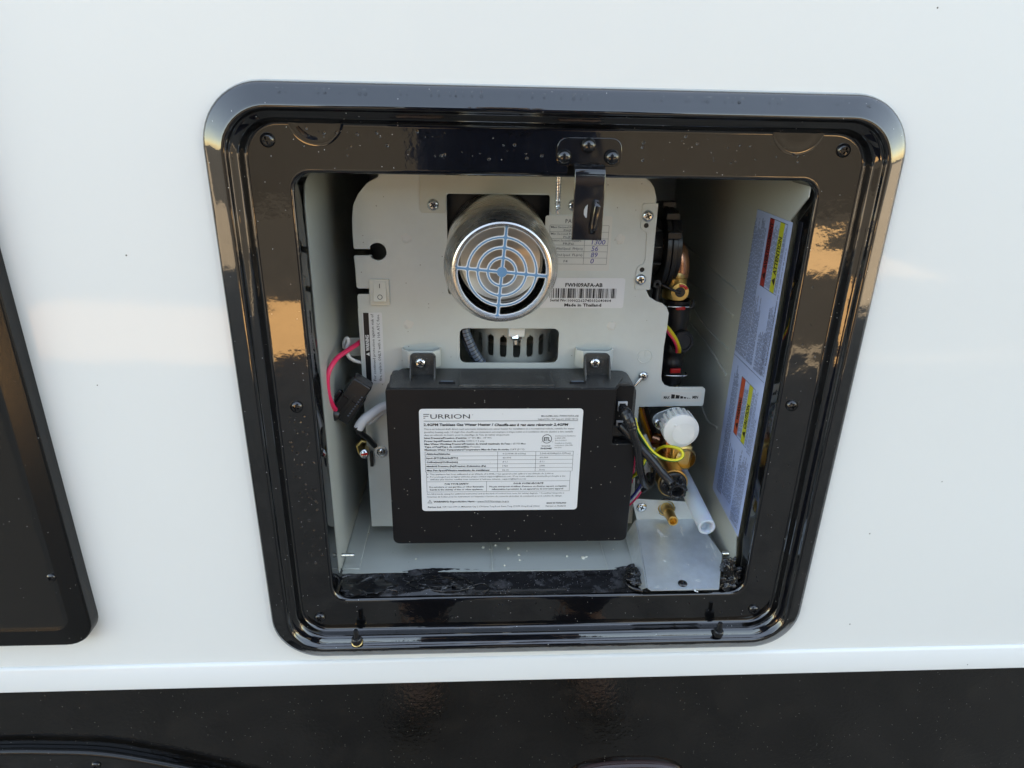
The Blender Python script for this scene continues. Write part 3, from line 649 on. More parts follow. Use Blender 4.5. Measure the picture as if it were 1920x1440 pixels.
# serial sticker
sw_ = PY-.0004; sx0, sz0 = xz(1010,577,sw_); sx1, sz1 = xz(1173,522,sw_)
st = plate('serial_sticker', [rrect(sx0, sx1, sz0, sz1, .0020)], sw_, .0002, M['paper'], hp); Wd, Hd = sx1-sx0, sz1-sz0
p_ = Print((sx0, sw_, sz0)); su = Wd/163; sv = Hd/55.5
p_.text('FWH09AFA-AB', 49*su, 39.5*sv, 7.0*sv, width=71*su, bold=.015, res=2)
p_.text('Serial No:', 21*su, 12.2*sv, 5.0*sv, width=32*su, bold=.01); p_.text('10002262745032640804', 55.5*su, 11.6*sv, 4.8*sv, width=83*su, bold=.006)
p_.text('Made in Thailand', 49*su, 3.0*sv, 5.6*sv, width=71*su, bold=.018)
x = 20*su; random.seed(11)
while x < 147*su:
    w_ = random.choice((.5,.5,1.0,1.0,1.6,2.6))*su; p_.rect(x, min(x+w_,148*su), 18.5*sv, 36.5*sv); x += w_ + random.choice((.6,.8,1.2,1.8,2.6))*su
p_.build('lettering', [M['ink']], st)
# parameter sticker with handwriting
c = [xz(px,py,sw_) for px,py in ((1030,404),(1149,404),(1143,508),(1030,508))]
X0_, X1_, Z0_, Z1_ = c[0][0]-.003, c[1][0], c[2][1], c[0][1]
st = plate('parameter_sticker', [rrect(X0_, X1_, Z0_, Z1_, .0018)], sw_, .0002, M['paperoff'], hp); p_ = Print((X0_, sw_, Z0_)); Wd, Hd = X1_-X0_, Z1_-Z0_
p_.text('PARAMETER', .30*Wd, .87*Hd, .0034, width=.45*Wd, mi=1)
rows = [.83,.71,.59,.47,.353,.237,.12]; tl, tr_ = .07*Wd, .955*Wd; vx = .60*Wd
for r_i in rows: p_.rect(tl, tr_, r_i*Hd, r_i*Hd+.0002)
for ux in (tl, vx, tr_): p_.rect(ux, ux+.0002, .12*Hd, .83*Hd)
for (a_, b_), r_i in zip((('Max Second Pressure','PH(Pa)'),('Min Second Pressure','PL(Pa)'),('Ignition Second Pressure','PR(Pa)')), (.71,.59,.47)):
    p_.text(a_, .09*Wd, (r_i+.068)*Hd, .0017, width=.46*Wd, mi=1); p_.text(b_, .28*Wd, (r_i+.012)*Hd, .0017, width=.16*Wd, mi=1)
for a_, b_, r_i in (('Max Wind Speed','FH(r/s)',.353),('Min Wind Speed','FL(r/s)',.237),('Code','F4',.12)):
    p_.text(a_, .09*Wd, (r_i+.035)*Hd, .0020, width=(.30 if b_ != 'F4' else .13)*Wd, mi=1); p_.text(b_, (.43 if b_ != 'F4' else .30)*Wd, (r_i+.035)*Hd, .0020, width=(.15 if b_ != 'F4' else .06)*Wd, mi=1)
for s_, r_i in (('1300',.49),('56',.37),('89',.255),('0',.14)):
    p_.text(s_, .71*Wd, r_i*Hd, .0040, width=.052*Wd*len(s_), shear=.15, mi=2, res=3)
p_.build('lettering', [M['ink'], M['inkgrey'], M['pen']], st)
# fuse warning sticker: reads upwards
a0, a1 = xz(679,586,sw_), xz(721,720,sw_); X0_, X1_ = xz(679,650,sw_)[0]-.0000, xz(719.5,650,sw_)[0]; Z0_, Z1_ = a1[1], a0[1]
sk_ = [xz(679,586.5,sw_), xz(716,586,sw_), xz(721.5,718,sw_), xz(686.5,719,sw_)]
st = plate('fuse_sticker', [fillet(sk_, .0014)], sw_, .0002, M['paper'], hp)
Wd = Z1_-Z0_; oX = xz(704,652,sw_)[0]
p_ = Print((sk_[2][0], sw_, sk_[2][1]), (sk_[1][0]-sk_[2][0], 0, sk_[1][1]-sk_[2][1]), (-1,0,0))
p_.rect(.0018, Wd-.0012, .0112, .0158); tt = (.0300)
p_.text('WARNING', tt, .0120, .0029, width=.0145, bold=.03, mi=1, lift=.0003, res=2); p_.poly([(tt-.0046,.0120),(tt-.0012,.0120),(tt-.0029,.0150)], 1, .0003)
p_.text('For continued protection against risk of', .0022, .0072, .0024, width=Wd-.0045, res=1); p_.text('fire, replace ONLY with a 10A ATC fuse.', .0022, .0024, .0024, width=Wd-.0045, res=1)
p_.build('lettering', [M['ink'], M['paper']], st)
# flow sticker
X0_, Z0_ = xz(1239,753,sw_); X1_, Z1_ = xz(1316,735,sw_)
st = plate('flow_sticker', [rrect(X0_, X1_, Z0_, Z1_, .0004)], sw_, .0002, M['paperoff'], hp); p_ = Print((X0_, sw_, Z0_)); Wd, Hd = X1_-X0_, Z1_-Z0_
p_.text('MAX', .06*Wd, .30*Hd, .30*Hd, width=.15*Wd, bold=.02); p_.text('MIN', .78*Wd, .32*Hd, .30*Hd, width=.14*Wd, bold=.02)
for k, (u0, u1, hh) in enumerate(((.245,.335,.46),(.355,.455,.38),(.475,.545,.27),(.565,.625,.18),(.645,.685,.11),(.70,.735,.07))): p_.poly([(u0*Wd,.32*Hd),(u1*Wd,.32*Hd),(u1*Wd,(.32+hh-.04)*Hd),(u0*Wd,(.32+hh)*Hd)])
p_.build('lettering', [M['ink']], st)
# pressed-out metal loops that carry the control box
for (pa, pb) in ((752,826),(1080,1152)):
    yl = .084; A0, A1 = at(pa,672,yl).x, at(pb,672,yl).x; zt_, zb_ = at((pa+pb)/2,659,yl).z, at((pa+pb)/2,690,yl).z
    bm = bmesh.new(); t_ = .0013; path = [(A0+.0004,PY-.0005),(A0+.0004,yl+.005),(A0+.006,yl),(A1-.006,yl),(A1-.0004,yl+.005),(A1-.0004,PY-.0005)]
    inn = [(A0+.0004+t_,PY-.0005),(A0+.0004+t_,yl+.005+t_*.6),(A0+.006+t_*.5,yl+t_),(A1-.006-t_*.5,yl+t_),(A1-.0004-t_,yl+.005+t_*.6),(A1-.0004-t_,PY-.0005)]
    V4 = [[bm.verts.new((x,y,z)) for x,y in pth] for pth in (path, inn) for z in (zb_, zt_)]
    for i in range(5):
        bm.faces.new((V4[0][i],V4[0][i+1],V4[1][i+1],V4[1][i])); bm.faces.new((V4[2][i],V4[2][i+1],V4[3][i+1],V4[3][i]))
        bm.faces.new((V4[1][i],V4[1][i+1],V4[3][i+1],V4[3][i])); bm.faces.new((V4[0][i],V4[0][i+1],V4[2][i+1],V4[2][i]))
    bmo('mounting_loop', bm, M['sheet'], hp, bevel=.0003)

# ================================================================== EXHAUST VENT
vx, vz = -.0392, .1116
ev = thing('exhaust_vent', 'round stainless exhaust outlet with a blue crossed ring grille', 'exhaust', (vx,.0,vz))
lathe('vent_pipe', [(.0412,-.110),(.0412,-.0185),(.0408,-.0172),(.0353,-.0012),(.0349,0),(.0338,.0006),(.0326,.0003),(.0318,-.0009),(.0314,-.0030),(.0314,-.0045),(.0338,-.0060),(.0375,-.016),(.0382,-.110)], (vx,0,vz), M['steel'], ev, n=96, angle=22)
lathe('baffle_pipe', [(.0315,-.12),(.0315,-.030),(.0308,-.0285),(.0300,-.0292),(.0294,-.032),(.022,-.0355),(.010,-.038),(0,-.0385)], (vx,0,vz+.0015), M['steeldark'], ev, n=72, angle=25)
# grille: concentric rings and a cross cut from sheet, blue face over a pale edge that paints in its highlight
def sector(r0, r1, a0, a1, g, n=9):
    "gap between two rings and two bars, bar half width g"
    o = []
    def edge(r, s): return math.asin(min(.95, g/r))
    A0, A1 = a0+edge(r1,0), a1-edge(r1,0); o += [(r1*math.cos(A0+(A1-A0)*i/n), r1*math.sin(A0+(A1-A0)*i/n)) for i in range(n+1)]
    A0, A1 = a0+edge(r0,0), a1-edge(r0,0); o += [(r0*math.cos(A1-(A1-A0)*i/n), r0*math.sin(A1-(A1-A0)*i/n)) for i in range(n+1)]
    return fillet(o, [.0012 if k in (0, n, n+1, 2*n+1) else 0 for k in range(2*n+2)], 3)
def grille(shrink, thick, Y, m, name, parent):
    outs = [[(.0316*math.cos(2*math.pi*i/72), .0316*math.sin(2*math.pi*i/72)) for i in range(72)]]
    s = shrink
    for r0, r1 in ((.0252,.0309),(.0181,.0229),(.0110,.0158),(.0038,.0087)):
        for q in range(4): outs.append(sector(r0-s if r0 > .005 else r0-s*.5, r1+s, q*math.pi/2, (q+1)*math.pi/2, .00130-s*.9))
    a = R_(-5.0)
    outs = [[(vx + x*math.cos(a)-z*math.sin(a), vz + x*math.sin(a)+z*math.cos(a)) for x, z in p] for p in outs]
    return plate(name, outs, Y, thick, m, parent, bev=0)
gr = grille(0, .0010, .0022, M['grilleedge'], 'grille', ev)
grille(.00066, .0002, .00195, M['grille'], 'grille_face', gr)

# ================================================================== BLOWER behind the slot
bl = thing('blower', 'grey metal blower drum with upright slots behind the rounded window', 'blower', (-.0205,.155,0))
bx, by = at(965,640,.115).x, .1530; br = .0430; bz1, bz0 = at(965,617,.105).z+.006, at(965,681,.112).z
bm = bmesh.new(); NS = 60; sl_n = 5
zt0, zt1 = at(965,664,.112).z, at(965,636,.112).z
NA, NZ, hw = 420, 30, .0033
zz = [bz0-.001+(bz1-bz0+.001)*j/NZ for j in range(NZ+1)]
for i in range(NA):
    a0, a1 = math.pi*(1+i/NA), math.pi*(1+(i+1)/NA); am = (a0+a1)/2; per = math.pi/11; off = ((am-math.pi*1.5-.04+per/2) % per)-per/2; u_ = off*br
    for j in range(NZ):
        zm_ = (zz[j]+zz[j+1])/2; t = max(0, zm_-zt1, zt0-zm_)
        if t < hw and abs(u_) < math.sqrt(hw*hw-t*t): continue
        for r in (br, br-.0014): bm.faces.new([bm.verts.new((bx+r*math.cos(a), by+r*math.sin(a), z)) for a, z in ((a0,zz[j]),(a1,zz[j]),(a1,zz[j+1]),(a0,zz[j+1]))])
bmesh.ops.remove_doubles(bm, verts=bm.verts, dist=1e-5); bmo('drum', bm, M['liner'], bl, True, angle=40)
lathe('drum_base', [(br,0),(br-.001,-.003),(br-.006,-.005),(0,-.005)], (bx,by,bz0), M['liner'], bl, (0,0,1), 60)
lathe('rotor', [(.030,0),(.030,.003),(.012,.004),(.012,.03)], (bx,by,zt0+.004), M['steeldark'], bl, (0,0,1), 40)
nx_, nz_ = xz(968,628,.104); box('motor_mount', nx_-.0072, nx_+.0072, .1010, .112, nz_-.001, nz_+.008, M['white'], bl, bevel=.0008)
lathe('mount_nut', [(.0052,0),(.0052,.003),(.0035,.0045),(.0022,.0050),(.0018,.0085),(0,.009)], (nx_,.1055,nz_-.0005), M['zinc'], bl, (0,-.3,-1), 6)
# spiral wrapped loom
lm = thing('spiral_loom', 'blue-grey spiral wrapped cable left of the blower drum', 'cable', tuple(at(885,650,.110)))
lp = catmull([at(868,600,.1045), at(872,622,.1035), at(880,643,.1025), at(889,662,.1025), at(902,680,.103), at(915,697,.104)], 10)
bm = bmesh.new(); sweep(bm, lp, .0042, 16); bmo('core', bm, M['darkplastic'], lm, True)
bm = bmesh.new(); Ls = [0]
for a, b in zip(lp, lp[1:]): Ls.append(Ls[-1]+(b-a).length)
def on(s):
    for i in range(len(lp)-1):
        if Ls[i+1] >= s: return lp[i].lerp(lp[i+1], (s-Ls[i])/(Ls[i+1]-Ls[i])), (lp[i+1]-lp[i]).normalized()
    return lp[-1], (lp[-1]-lp[-2]).normalized()
nt_ = int(Ls[-1]/.0034)
for k in range(nt_):
    c0, t0 = on(k*.0034+.0002); c1, t1 = on(k*.0034+.0028); u = t0.orthogonal().normalized(); v = t0.cross(u); A, B = [], []
    for j in range(18):
        a = 2*math.pi*j/18; d = u*math.cos(a)+v*math.sin(a); sh = t0*(.0012*j/18); A.append(bm.verts.new(c0+d*.0047+sh)); B.append(bm.verts.new(c1+d*.0047+sh))
    for j in range(17): bm.faces.new((A[j],A[j+1],B[j+1],B[j]))
bmo('spiral_wrap', bm, M['loom'], lm, True)

# ================================================================== CONTROL BOX
LY = .050
bxw = thing('control_box', 'matte black plastic control box with the large white rating label', 'control box', (-.025,LY,-.148))
lid = [xz(px,py,LY) for px,py in ((722,729),(1156,733),(1156,832),(1193,834),(1176,1013),(735,1020))]
lx0 = -.1311; lz0 = -.1486; lz1 = .0030; lx1 = .0805; nx1 = .0597; nzb = at(1156,832,LY).z
lidp = fillet([(lx0,lz1),(nx1,lz1),(nx1,nzb),(lx1,nzb),(lx1,lz0),(lx0,lz0)], [.003,.0005,.0015,.001,.0065,.0065], 5)
plate('lid', [lidp], LY, .0120, M['matte'], bxw, bev=.0008)
# housing behind the lid
bm = bmesh.new()
hp_ = fillet([(lx0+.0006,lz1-.0005),(.0805,lz1-.0005),(.0805,lz0+.002),(lx0+.0006,lz0+.002)], [.004,.012,.005,.005], 5)
prism(bm, hp_, .0645, PY-.0016); bmo('housing', bm, M['dusty'], bxw, bevel=.0008)
# sloping shoulder from the lid up to the housing top
ztop = .0045
bm = bmesh.new()
V = [bm.verts.new(v) for v in ((lx0+.003,LY+.0018,lz1+.0002),(nx1-.001,LY+.0018,lz1+.0002),(.0700,.074,lz1+.0006),(.0600,PY-.002,ztop),(lx0+.010,PY-.002,ztop),(lx0+.001,.080,lz1+.0006))]
Vb = [bm.verts.new((v.co.x,v.co.y,lz1-.004)) for v in V]
bm.faces.new(V); bm.faces.new(Vb[::-1])
for i in range(6): bm.faces.new((V[i],V[(i+1)%6],Vb[(i+1)%6],Vb[i]))
bmo('shoulder', bm, M['dusty'], bxw, bevel=.0008)
for pa, pb in ((862,1040),):
    a, b = atz(pa,700,ztop+.0006), atz(pb,722,ztop+.0006)
    bm = bmesh.new(); abox(bm, a.x, b.x, .054, .086, ztop-.0016, ztop+.0004); bmo('textured_patch', bm, M['dusty'], bxw, bevel=.0004)
for px in (838,1083):
    a = atz(px,716,ztop); box('slot_dark', a.x-.0068, a.x+.0068, a.y-.0013, a.y+.0013, ztop-.002, ztop+.0004, M['ink'], bxw)  # raised black box paints the dark of a narrow slit
    box('slot_glint', a.x-.0052, a.x+.0052, a.y-.0007, a.y+.0012, ztop-.002, ztop+.0007, M['loom'], bxw)  # blue-grey bar paints the glint inside the slit
# screw tabs on top
for px in (793,1119):
    ty = .078; p = at(px,681,ty); x0, x1 = at(px-24,681,ty).x, at(px+24,681,ty).x; zt_ = at(px,664,ty).z; zb_ = ztop-.001
    bm = bmesh.new(); prism(bm, rrect(x0, x1, zb_, zt_, .0035), ty+.0008, ty+.0035); tb = bmo('screw_tab', bm, M['dusty'], bxw, bevel=.0004)
    for s, xx in ((1,x0),(-1,x1)):
        bm = bmesh.new(); V = [(xx,ty+.002,zt_-.002),(xx,ty+.002,zb_),(xx,ty-.0115,zb_),(xx,ty-.0110,zb_+.002),(xx,ty-.001,zt_-.0035)]
        a = [bm.verts.new(v) for v in V]; b = [bm.verts.new((v[0]+s*.0013,v[1],v[2])) for v in V]; bm.faces.new(a); bm.faces.new(b[::-1])
        for i in range(5): bm.faces.new((a[i],a[(i+1)%5],b[(i+1)%5],b[i]))
        bmo('gusset', bm, M['dusty'], tb)
    q_ = at(px-5 if px < 900 else px-3, 681, ty); screw((q_.x,ty+.0004,q_.z), .0050, 'zinc', bxw, rot=10, flat=.6)
    bm = bmesh.new(); sweep(bm, [(p.x+.0012+.0055*math.sin(R_(a)),ty+.0006,p.z+.0004+.0036*math.cos(R_(a))) for a in range(-20,200,20)], .00035, 6); bmo('keyhole_rim', bm, M['dusty'], tb, True)
# connector recess with two sockets
bx2 = plate('socket_panel', [fillet([(nx1+.0006,-.0005),(.0775,-.0005),(.0775,nzb+.0125),(.0740,nzb+.0125),(.0740,nzb+.0015),(nx1+.0006,nzb+.0015)], .0008)], .0632, .0012, M['matte'], bxw)
for (a, b, c, d) in ((1158,1177,754,771),(1155,1172,790,805)):
    Y = .0612; x0, z0 = xz(a,d,Y); x1, z1 = xz(b,c,Y)
    plate('socket', [[(x0,z0),(x1,z0),(x1,z1),(x0,z1)], [(x0+.0012,z0+.0012),(x1-.0012,z0+.0012),(x1-.0012,z1-.0012),(x0+.0012,z1-.0012)]], Y, .003, M['whitewire'], bxw)
box('socket_ledge', nx1+.001, .0745, .0605, .0640, nzb+.0018, nzb+.0118, M['dusty'], bxw, bevel=.001)

# rating label
ly = LY-.0005; X0_, X1_ = -.1043, .0328; Z1_, Z0_ = -.0148, -.1138
ra = plate('rating_label', [rrect(X0_, X1_, Z0_, Z1_, .0030)], ly, .0002, M['paper'], bxw); ra['label'] = 'white rating label full of fine black print'
p_ = Print((X0_, ly, Z1_)); ku, kv = (X1_-X0_)/1600, (Z1_-Z0_)/1030
def T(s, x, x2, y, h, bold=0, shear=0, mi=0, res=1, al='L'): p_.text(s, (x-135-(45 if 0 else 0))*ku*.97, -(y-128)*kv, h*kv, width=(x2-x)*ku*.97, bold=bold, shear=shear, mi=mi, res=res, align=al)
def Rc(x0, x1, y0, y1, mi=0): p_.rect((x0-135)*ku*.97, (x1-135)*ku*.97, -(y1-128)*kv, -(y0-128)*kv, mi)
# logotype: three-bar first letter, then wide letters
for yy, x1_ in ((176,238),(194,228),(212,196)): Rc(178, x1_, yy, yy+6)
Rc(178, 186, 176, 182)
T('URRION', 248, 642, 220, 43, res=4, bold=-.004); p_.ring((668-135)*ku*.97, -(184-128)*kv, 5*ku, 1.6*ku, 0, 10)
T('Model/Modèle: FWH09AFA-AB', 1362, 1740, 206, 17, mi=1); T('Lippert No / Nº Lippert: 2022118112', 1330, 1736, 235, 17, mi=1)
Rc(180, 1735, 242, 246)
T('2.4GPM Tankless Gas Water Heater / ', 178, 878, 290, 24, bold=.022, res=2); T('Chauffe-eau à gaz sans réservoir 2,4GPM', 890, 1640, 293, 24, bold=.022, shear=.2, res=2)
T('This is an induced draft direct vent automatic instantaneous water heater for installation in a recreational vehicle, suitable for water', 180, 1705, 328, 16, mi=1)
T("(potable) heating only. / Il s'agit d'un chauffe-eau instantané automatique à tirage induit et à ventilation directe destiné à être installé", 180, 1690, 358, 16, mi=1, shear=.2)
T("dans un véhicule de loisirs, pour le chauffage de l'eau (potable) uniquement.", 180, 1045, 386, 16, mi=1, shear=.2)
for s1, xa, s2, xb, yy in (("Inlet Pressure/Pression d'entrée:", 612, '11" WC Min - 14" WC', 862, 416), ('Power Input/Pression de sortie:', 595, '12VDC < 3 amp', 790, 446), ("Max Water Working Pressure/Pression de travail maximale de l'eau :", 1068, '65 PSI Max', 1212, 475), ('Type of Fuel/Type de combustible:', 636, 'Propane', 745, 503), ("Maximum Water Temperature/Température Max de l'eau de sortie:", 1045, '124ºF (51ºC)', 1200, 532)):
    T(s1, 180, xa, yy, 16, bold=.02); T(s2, xa+12, xb, yy, 16, mi=1)
for yy in (545,586,627,668,709,748): Rc(182, 1712-(yy-545)*.05, yy, yy+2.4, 1)
for xx in (182,925,1318,1706): Rc(xx, xx+3, 545, 750, 1)
for (a, xa, b, xb, c, xc, yy) in (('Altitudes/Altitudes',440,'0-2,000ft (0-610m)',1215,'2,000-4,500ft(610-1370m)',1680,574),('Input (BTU)/Entrée(BTU)',520,'60,000',1065,'60,000',1450,615),('Orifice(mm)/Orifice(mm)',518,'Ø 1.1',1028,'Ø 1.1',1410,656),("Manifold Pressure (Pa)/Pression d'admission (Pa)",806,'1920',1034,'2380',1420,698),('Max Fan Speed/Vitesse maximum du ventilateur',848,'56 r/s',1042,'56 r/s',1420,740)):
    T(a, 195, xa, yy, 16, bold=.02); T(b, 978, xb, yy, 16, mi=1); T(c, 1362, xc, yy, 16, mi=1)
Rc(190, 193, 750, 958, 1); Rc(1688, 1691, 750, 958, 1); Rc(190, 1690, 848, 850.5, 1); Rc(190, 1690, 955, 957.5, 1); Rc(812, 815, 850, 957, 1)
for yy in (772, 801): p_.ring((204-135)*ku*.97, -(yy-128)*kv, 5*ku, 5*ku, 0, 8)
T('This appliance has been calibrated at an altitude of 2,000ft. / Cet appareil a été calibré à une altitude de 2,000 m.', 228, 1518, 779, 15, mi=1)
T('For prolonged use at higher altitudes please contact support@furrion.com / Pour toute utilisation éventuelle prolongée à des', 228, 1640, 806, 15, mi=1, shear=.1)
T('altitudes plus élevées, veuillez nous contacter à l’adresse suivante : support@furrion.com', 228, 1225, 833, 15, mi=1, shear=.1)
T('FOR YOUR SAFETY', 378, 628, 881, 16, bold=.02); T('Do not store or use gasoline or other flammable', 218, 785, 911, 15, bold=.012); T('liquids in the vicinity of this or other appliance.', 222, 778, 939, 15, bold=.012)
T('POUR VOTRE SÉCURITÉ', 1098, 1412, 881, 16, bold=.02, shear=.1); T("Ne pas entreposer ni utiliser d'essence ou d'autres vapeurs ou liquides", 845, 1658, 911, 15, bold=.012); T('inflammables à proximité de cet appareil ou de tout autre appareil.', 870, 1630, 939, 15, bold=.012)
T('See label inside casing for additional instruction and at the back of control box cover for wiring diagram. / Consultez l’étiquette à', 190, 1638, 984, 15, mi=1)
T("l'intérieur du boîtier pour les instructions et l’étiquette à l’arrière du couvercle du boîtier de commande pour le schéma de câblage.", 190, 1618, 1014, 15, mi=1, shear=.15)
p_.frame(0,0,0,0) if 0 else None
tx, tz = (192-135)*ku*.97, -(1074-128)*kv
for (a, b, c_, d_) in (((0,0),(52,0),(46,4),(6,4)), ((0,0),(6,4),(27,28),(26,34)), ((52,0),(26,34),(27,28),(46,4))): p_.poly([(tx+u*ku*.97, tz+v*kv) for u, v in (a, b, c_, d_)])
p_.rect(tx+24.5*ku, tx+27*ku, tz+11*kv, tz+22*kv); p_.rect(tx+24.5*ku, tx+27*ku, tz+6*kv, tz+9*kv)
T('WARNING: Reproductive Harm -', 256, 708, 1068, 18, bold=.018); T('www.P65Warnings.ca.gov', 718, 1054, 1068, 17, mi=1); Rc(718, 1054, 1073, 1075, 1)
T('Furrion Ltd.', 196, 338, 1124, 16, bold=.018); T('10/F, Unit 1009-11, Millennium City 2, 378 Kwun Tong Road, Kwun Tong, 999077, Hong Kong (China)', 352, 1380, 1122, 15, mi=1)
T('MADE IN THAILAND', 1456, 1668, 1092, 15, bold=.015); T('Fabriqué en Thaïlande', 1446, 1664, 1124, 16, shear=.2)
p_.ring((1428-135)*ku*.97, -(422-128)*kv, 44*kv, 5*kv, 0, 32); T('ETL', 1396, 1462, 440, 34, bold=.02, res=3)
T('c', 1370, 1380, 454, 9); T('us', 1476, 1494, 454, 9)
T('Intertek', 1378, 1470, 497, 13, bold=.01); T('5035445', 1366, 1482, 525, 16, bold=.02)
for s1, xb, yy in (('Conforms to/Conforme', 1722, 398), ('à ANSI STD', 1620, 420), ('Z21.10.3-2019', 1630, 443), ('Certified to /Certifié', 1682, 470), ('conforme à CSA STD', 1698, 492), ('4.3-2019', 1582, 514)): T(s1, 1510, xb, yy, 12, mi=1)
p_.build('lettering', [M['ink'], M['inkgrey']], ra)

# ================================================================== POWER SWITCH
sy_ = PY-.0014; ps = thing('power_switch', 'ivory rocker power switch on the grey faceplate', 'switch', tuple(at(712,547,sy_)))
c = [xz(px,py,sy_) for px,py in ((692,523.5),(729,524),(731,572),(695,572))]
plate('surround', [fillet(c, .0006)], sy_-.0008, .0018, M['ivory'], ps, bev=.0003)
x0, z0 = xz(701,566,sy_-.003); x1, z1 = xz(723,529,sy_-.003); zm = (z0+z1)/2
bm = bmesh.new(); V = [(sy_-.001,z0),(sy_-.0040,z0+.0003),(sy_-.0020,zm),(sy_-.0016,z1-.0003),(sy_-.001,z1)]
a = [bm.verts.new((x0,y,z)) for y,z in V]; b = [bm.verts.new((x1,y,z)) for y,z in V]; bm.faces.new(a); bm.faces.new(b[::-1])
for i in range(5): bm.faces.new((a[i],a[(i+1)%5],b[(i+1)%5],b[i]))
rk = bmo('rocker', bm, M['ivory'], ps, bevel=.0007)
xm = (x0+x1)/2; p_ = Print((xm, sy_-.00205, zm)); p_.rect(-.0003,.0003,.0030,.0068); p_.N = p_.N
p_.build('on_mark', [M['ink']], rk)
p_ = Print((xm, sy_-.0031, (z0+zm)/2), (1,0,0), Vector((0,.0020,zm-z0))); p_.ring(0,-.0001,.0021,.0005,0,20); p_.build('off_mark', [M['ink']], rk)

# ================================================================== LEFT SIDE: fuse holder, wires, drain valve
fh = thing('fuse_holder', 'black in-line fuse holder hanging on the pink-red wire left of the control box', 'fuse holder', tuple(at(655,750,.078)))
def obox(name, c, ux, sx_, sy2, sz_, m, parent, bev=.001, rz=0):
    "box with its long axis along ux"
    ux = Vector(ux).normalized(); uy = Vector((0,1,0)); uy = (uy-ux*uy.dot(ux)).normalized(); uz = ux.cross(uy); bm = bmesh.new(); abox(bm, -sx_/2,sx_/2,-sy2/2,sy2/2,-sz_/2,sz_/2)
    mt = Matrix((ux,uy,uz)).transposed().to_4x4(); mt.translation = Vector(c); bmesh.ops.transform(bm, matrix=mt, verts=bm.verts); return bmo(name, bm, m, parent, bevel=bev)
fc = at(655,752,.073); A_, B_ = at(630,785,.073), at(681,715,.073); ax_ = (B_-A_).normalized(); pr_ = Vector((ax_.z,0,-ax_.x))
fb = obox('fuse_body', A_+(B_-A_)*.42+pr_*.0010, ax_, .0300, .013, .0190, M['darkplastic'], fh, .0018)
obox('fuse_cap', A_+(B_-A_)*.80, ax_, .0200, .0150, .0175, M['rubber'], fh, .0015)
obox('rib', A_+(B_-A_)*.42+Vector((0,-.0072,0)), ax_, .0270, .0012, .0030, M['darkplastic'], fb, .0004)
obox('strap', A_+(B_-A_)*.40-pr_*.0105, ax_, .016, .004, .004, M['rubber'], fb, .001)
lathe('wire_grip', [(.0060,0),(.0064,.002),(.0045,.006),(.0030,.007)], A_+(B_-A_)*.12+Vector((0,-.004,0))-pr_*.003, M['darkplastic'], fb, (-.5,-.6,.5), 20)
bm = bmesh.new()
for k in range(9):
    q_ = A_ + (B_-A_)*(.28+.062*k) + pr_*.0062 + Vector((0,-.0072-.0004*(k>4),0)); abox(bm, q_.x-.0006,q_.x+.0006,q_.y-.0006,q_.y+.0004,q_.z-.0003,q_.z+.0005)
bmo('serration', bm, M['loom'], fb)
tag(tube('red_wire', [at(705,622,.118), at(684,635,.108), at(669,646,.097), at(652,657,.082), at(630,674,.062), at(615,702,.052), at(615,735,.052), at(622,757,.058), at(629,768,.066)], .0021, M['redwire'], None, ns=14), 'thick pink-red wire looping out to the fuse holder', 'wire')
tag(tube('white_wire', [at(645,652,.10), at(646,640,.098), at(651,634,.096), at(653,642,.096), at(650,655,.094), at(654,668,.092), at(664,676,.094), at(682,681,.10)], .0016, M['whitewire'], None, ns=10), 'thin white wire curling behind the red wire beside the fuse sticker', 'wire')
tag(box('wire_tie_plate', at(648,638,.104).x, at(680,638,.104).x, .104, .106, at(660,668,.104).z, at(660,634,.104).z, M['liner'], None, bevel=.0005), 'small pale tab behind the looped white wire', 'tab')
tag(tube('white_cable', [at(672,803,.072), at(682,788,.073), at(700,774,.076), at(716,764,.080), at(735,758,.084)], [.0042*(1.05 if i < 14 else 1) for i in range(33)], M['whitewire'], None, ns=16), 'thick white jacketed cable curving from the fuse holder behind the control box', 'cable')
tag(tube('white_cable', [at(688,792,.076), at(702,784,.079), at(716,773,.082), at(732,768,.086)], .0030, M['whitewire'], None, ns=14), 'second thinner white cable just under the thick white cable', 'cable')
tag(tube('black_tie', [at(668,800,.070), at(676,812,.072), at(690,822,.080), at(703,836,.090)], [.0026]*25, M['darkplastic'], None, ns=8), 'black cable tie running from the white cable down to the faceplate screw', 'cable tie')
dv = thing('drain_valve', 'small brass valve with a red-topped stem at the lower left of the faceplate', 'valve', tuple(at(683,850,.098)))
p = at(683,838,.105); ax_ = (at(683,853,.075)-p).normalized()
lathe('valve_nut', [(.0078,-.004),(.0078,.004),(.0060,.0048)], p, M['brass'], dv, ax_, 6); 
lathe('valve_stem', [(.0040,.004),(.0052,.0055),(.0052,.0085),(.0046,.0095),(.0046,.017),(.0040,.020),(.0038,.0245),(.0033,.0252),(0,.0252)], p, M['brassdark'], dv, ax_, 28)
lathe('stem_tip', [(.0040,0),(.0040,.0035),(.0030,.0042),(0,.0044)], p+ax_*.0245, M['zinc'], dv, ax_, 20)
q_ = p+ax_*.0290; obox('red_mark', q_, (1,0,.2), .0060, .0006, .0022, M['redplastic'], dv, .0002)
p = at(715,847,PY); screw((p.x,PY,p.z), .0040, 'zinc', hp, washer=True, rot=30)
obox('valve_clip', at(697,860,.092), (0,0,1), .0150, .004, .003, M['darkplastic'], dv, .0006)

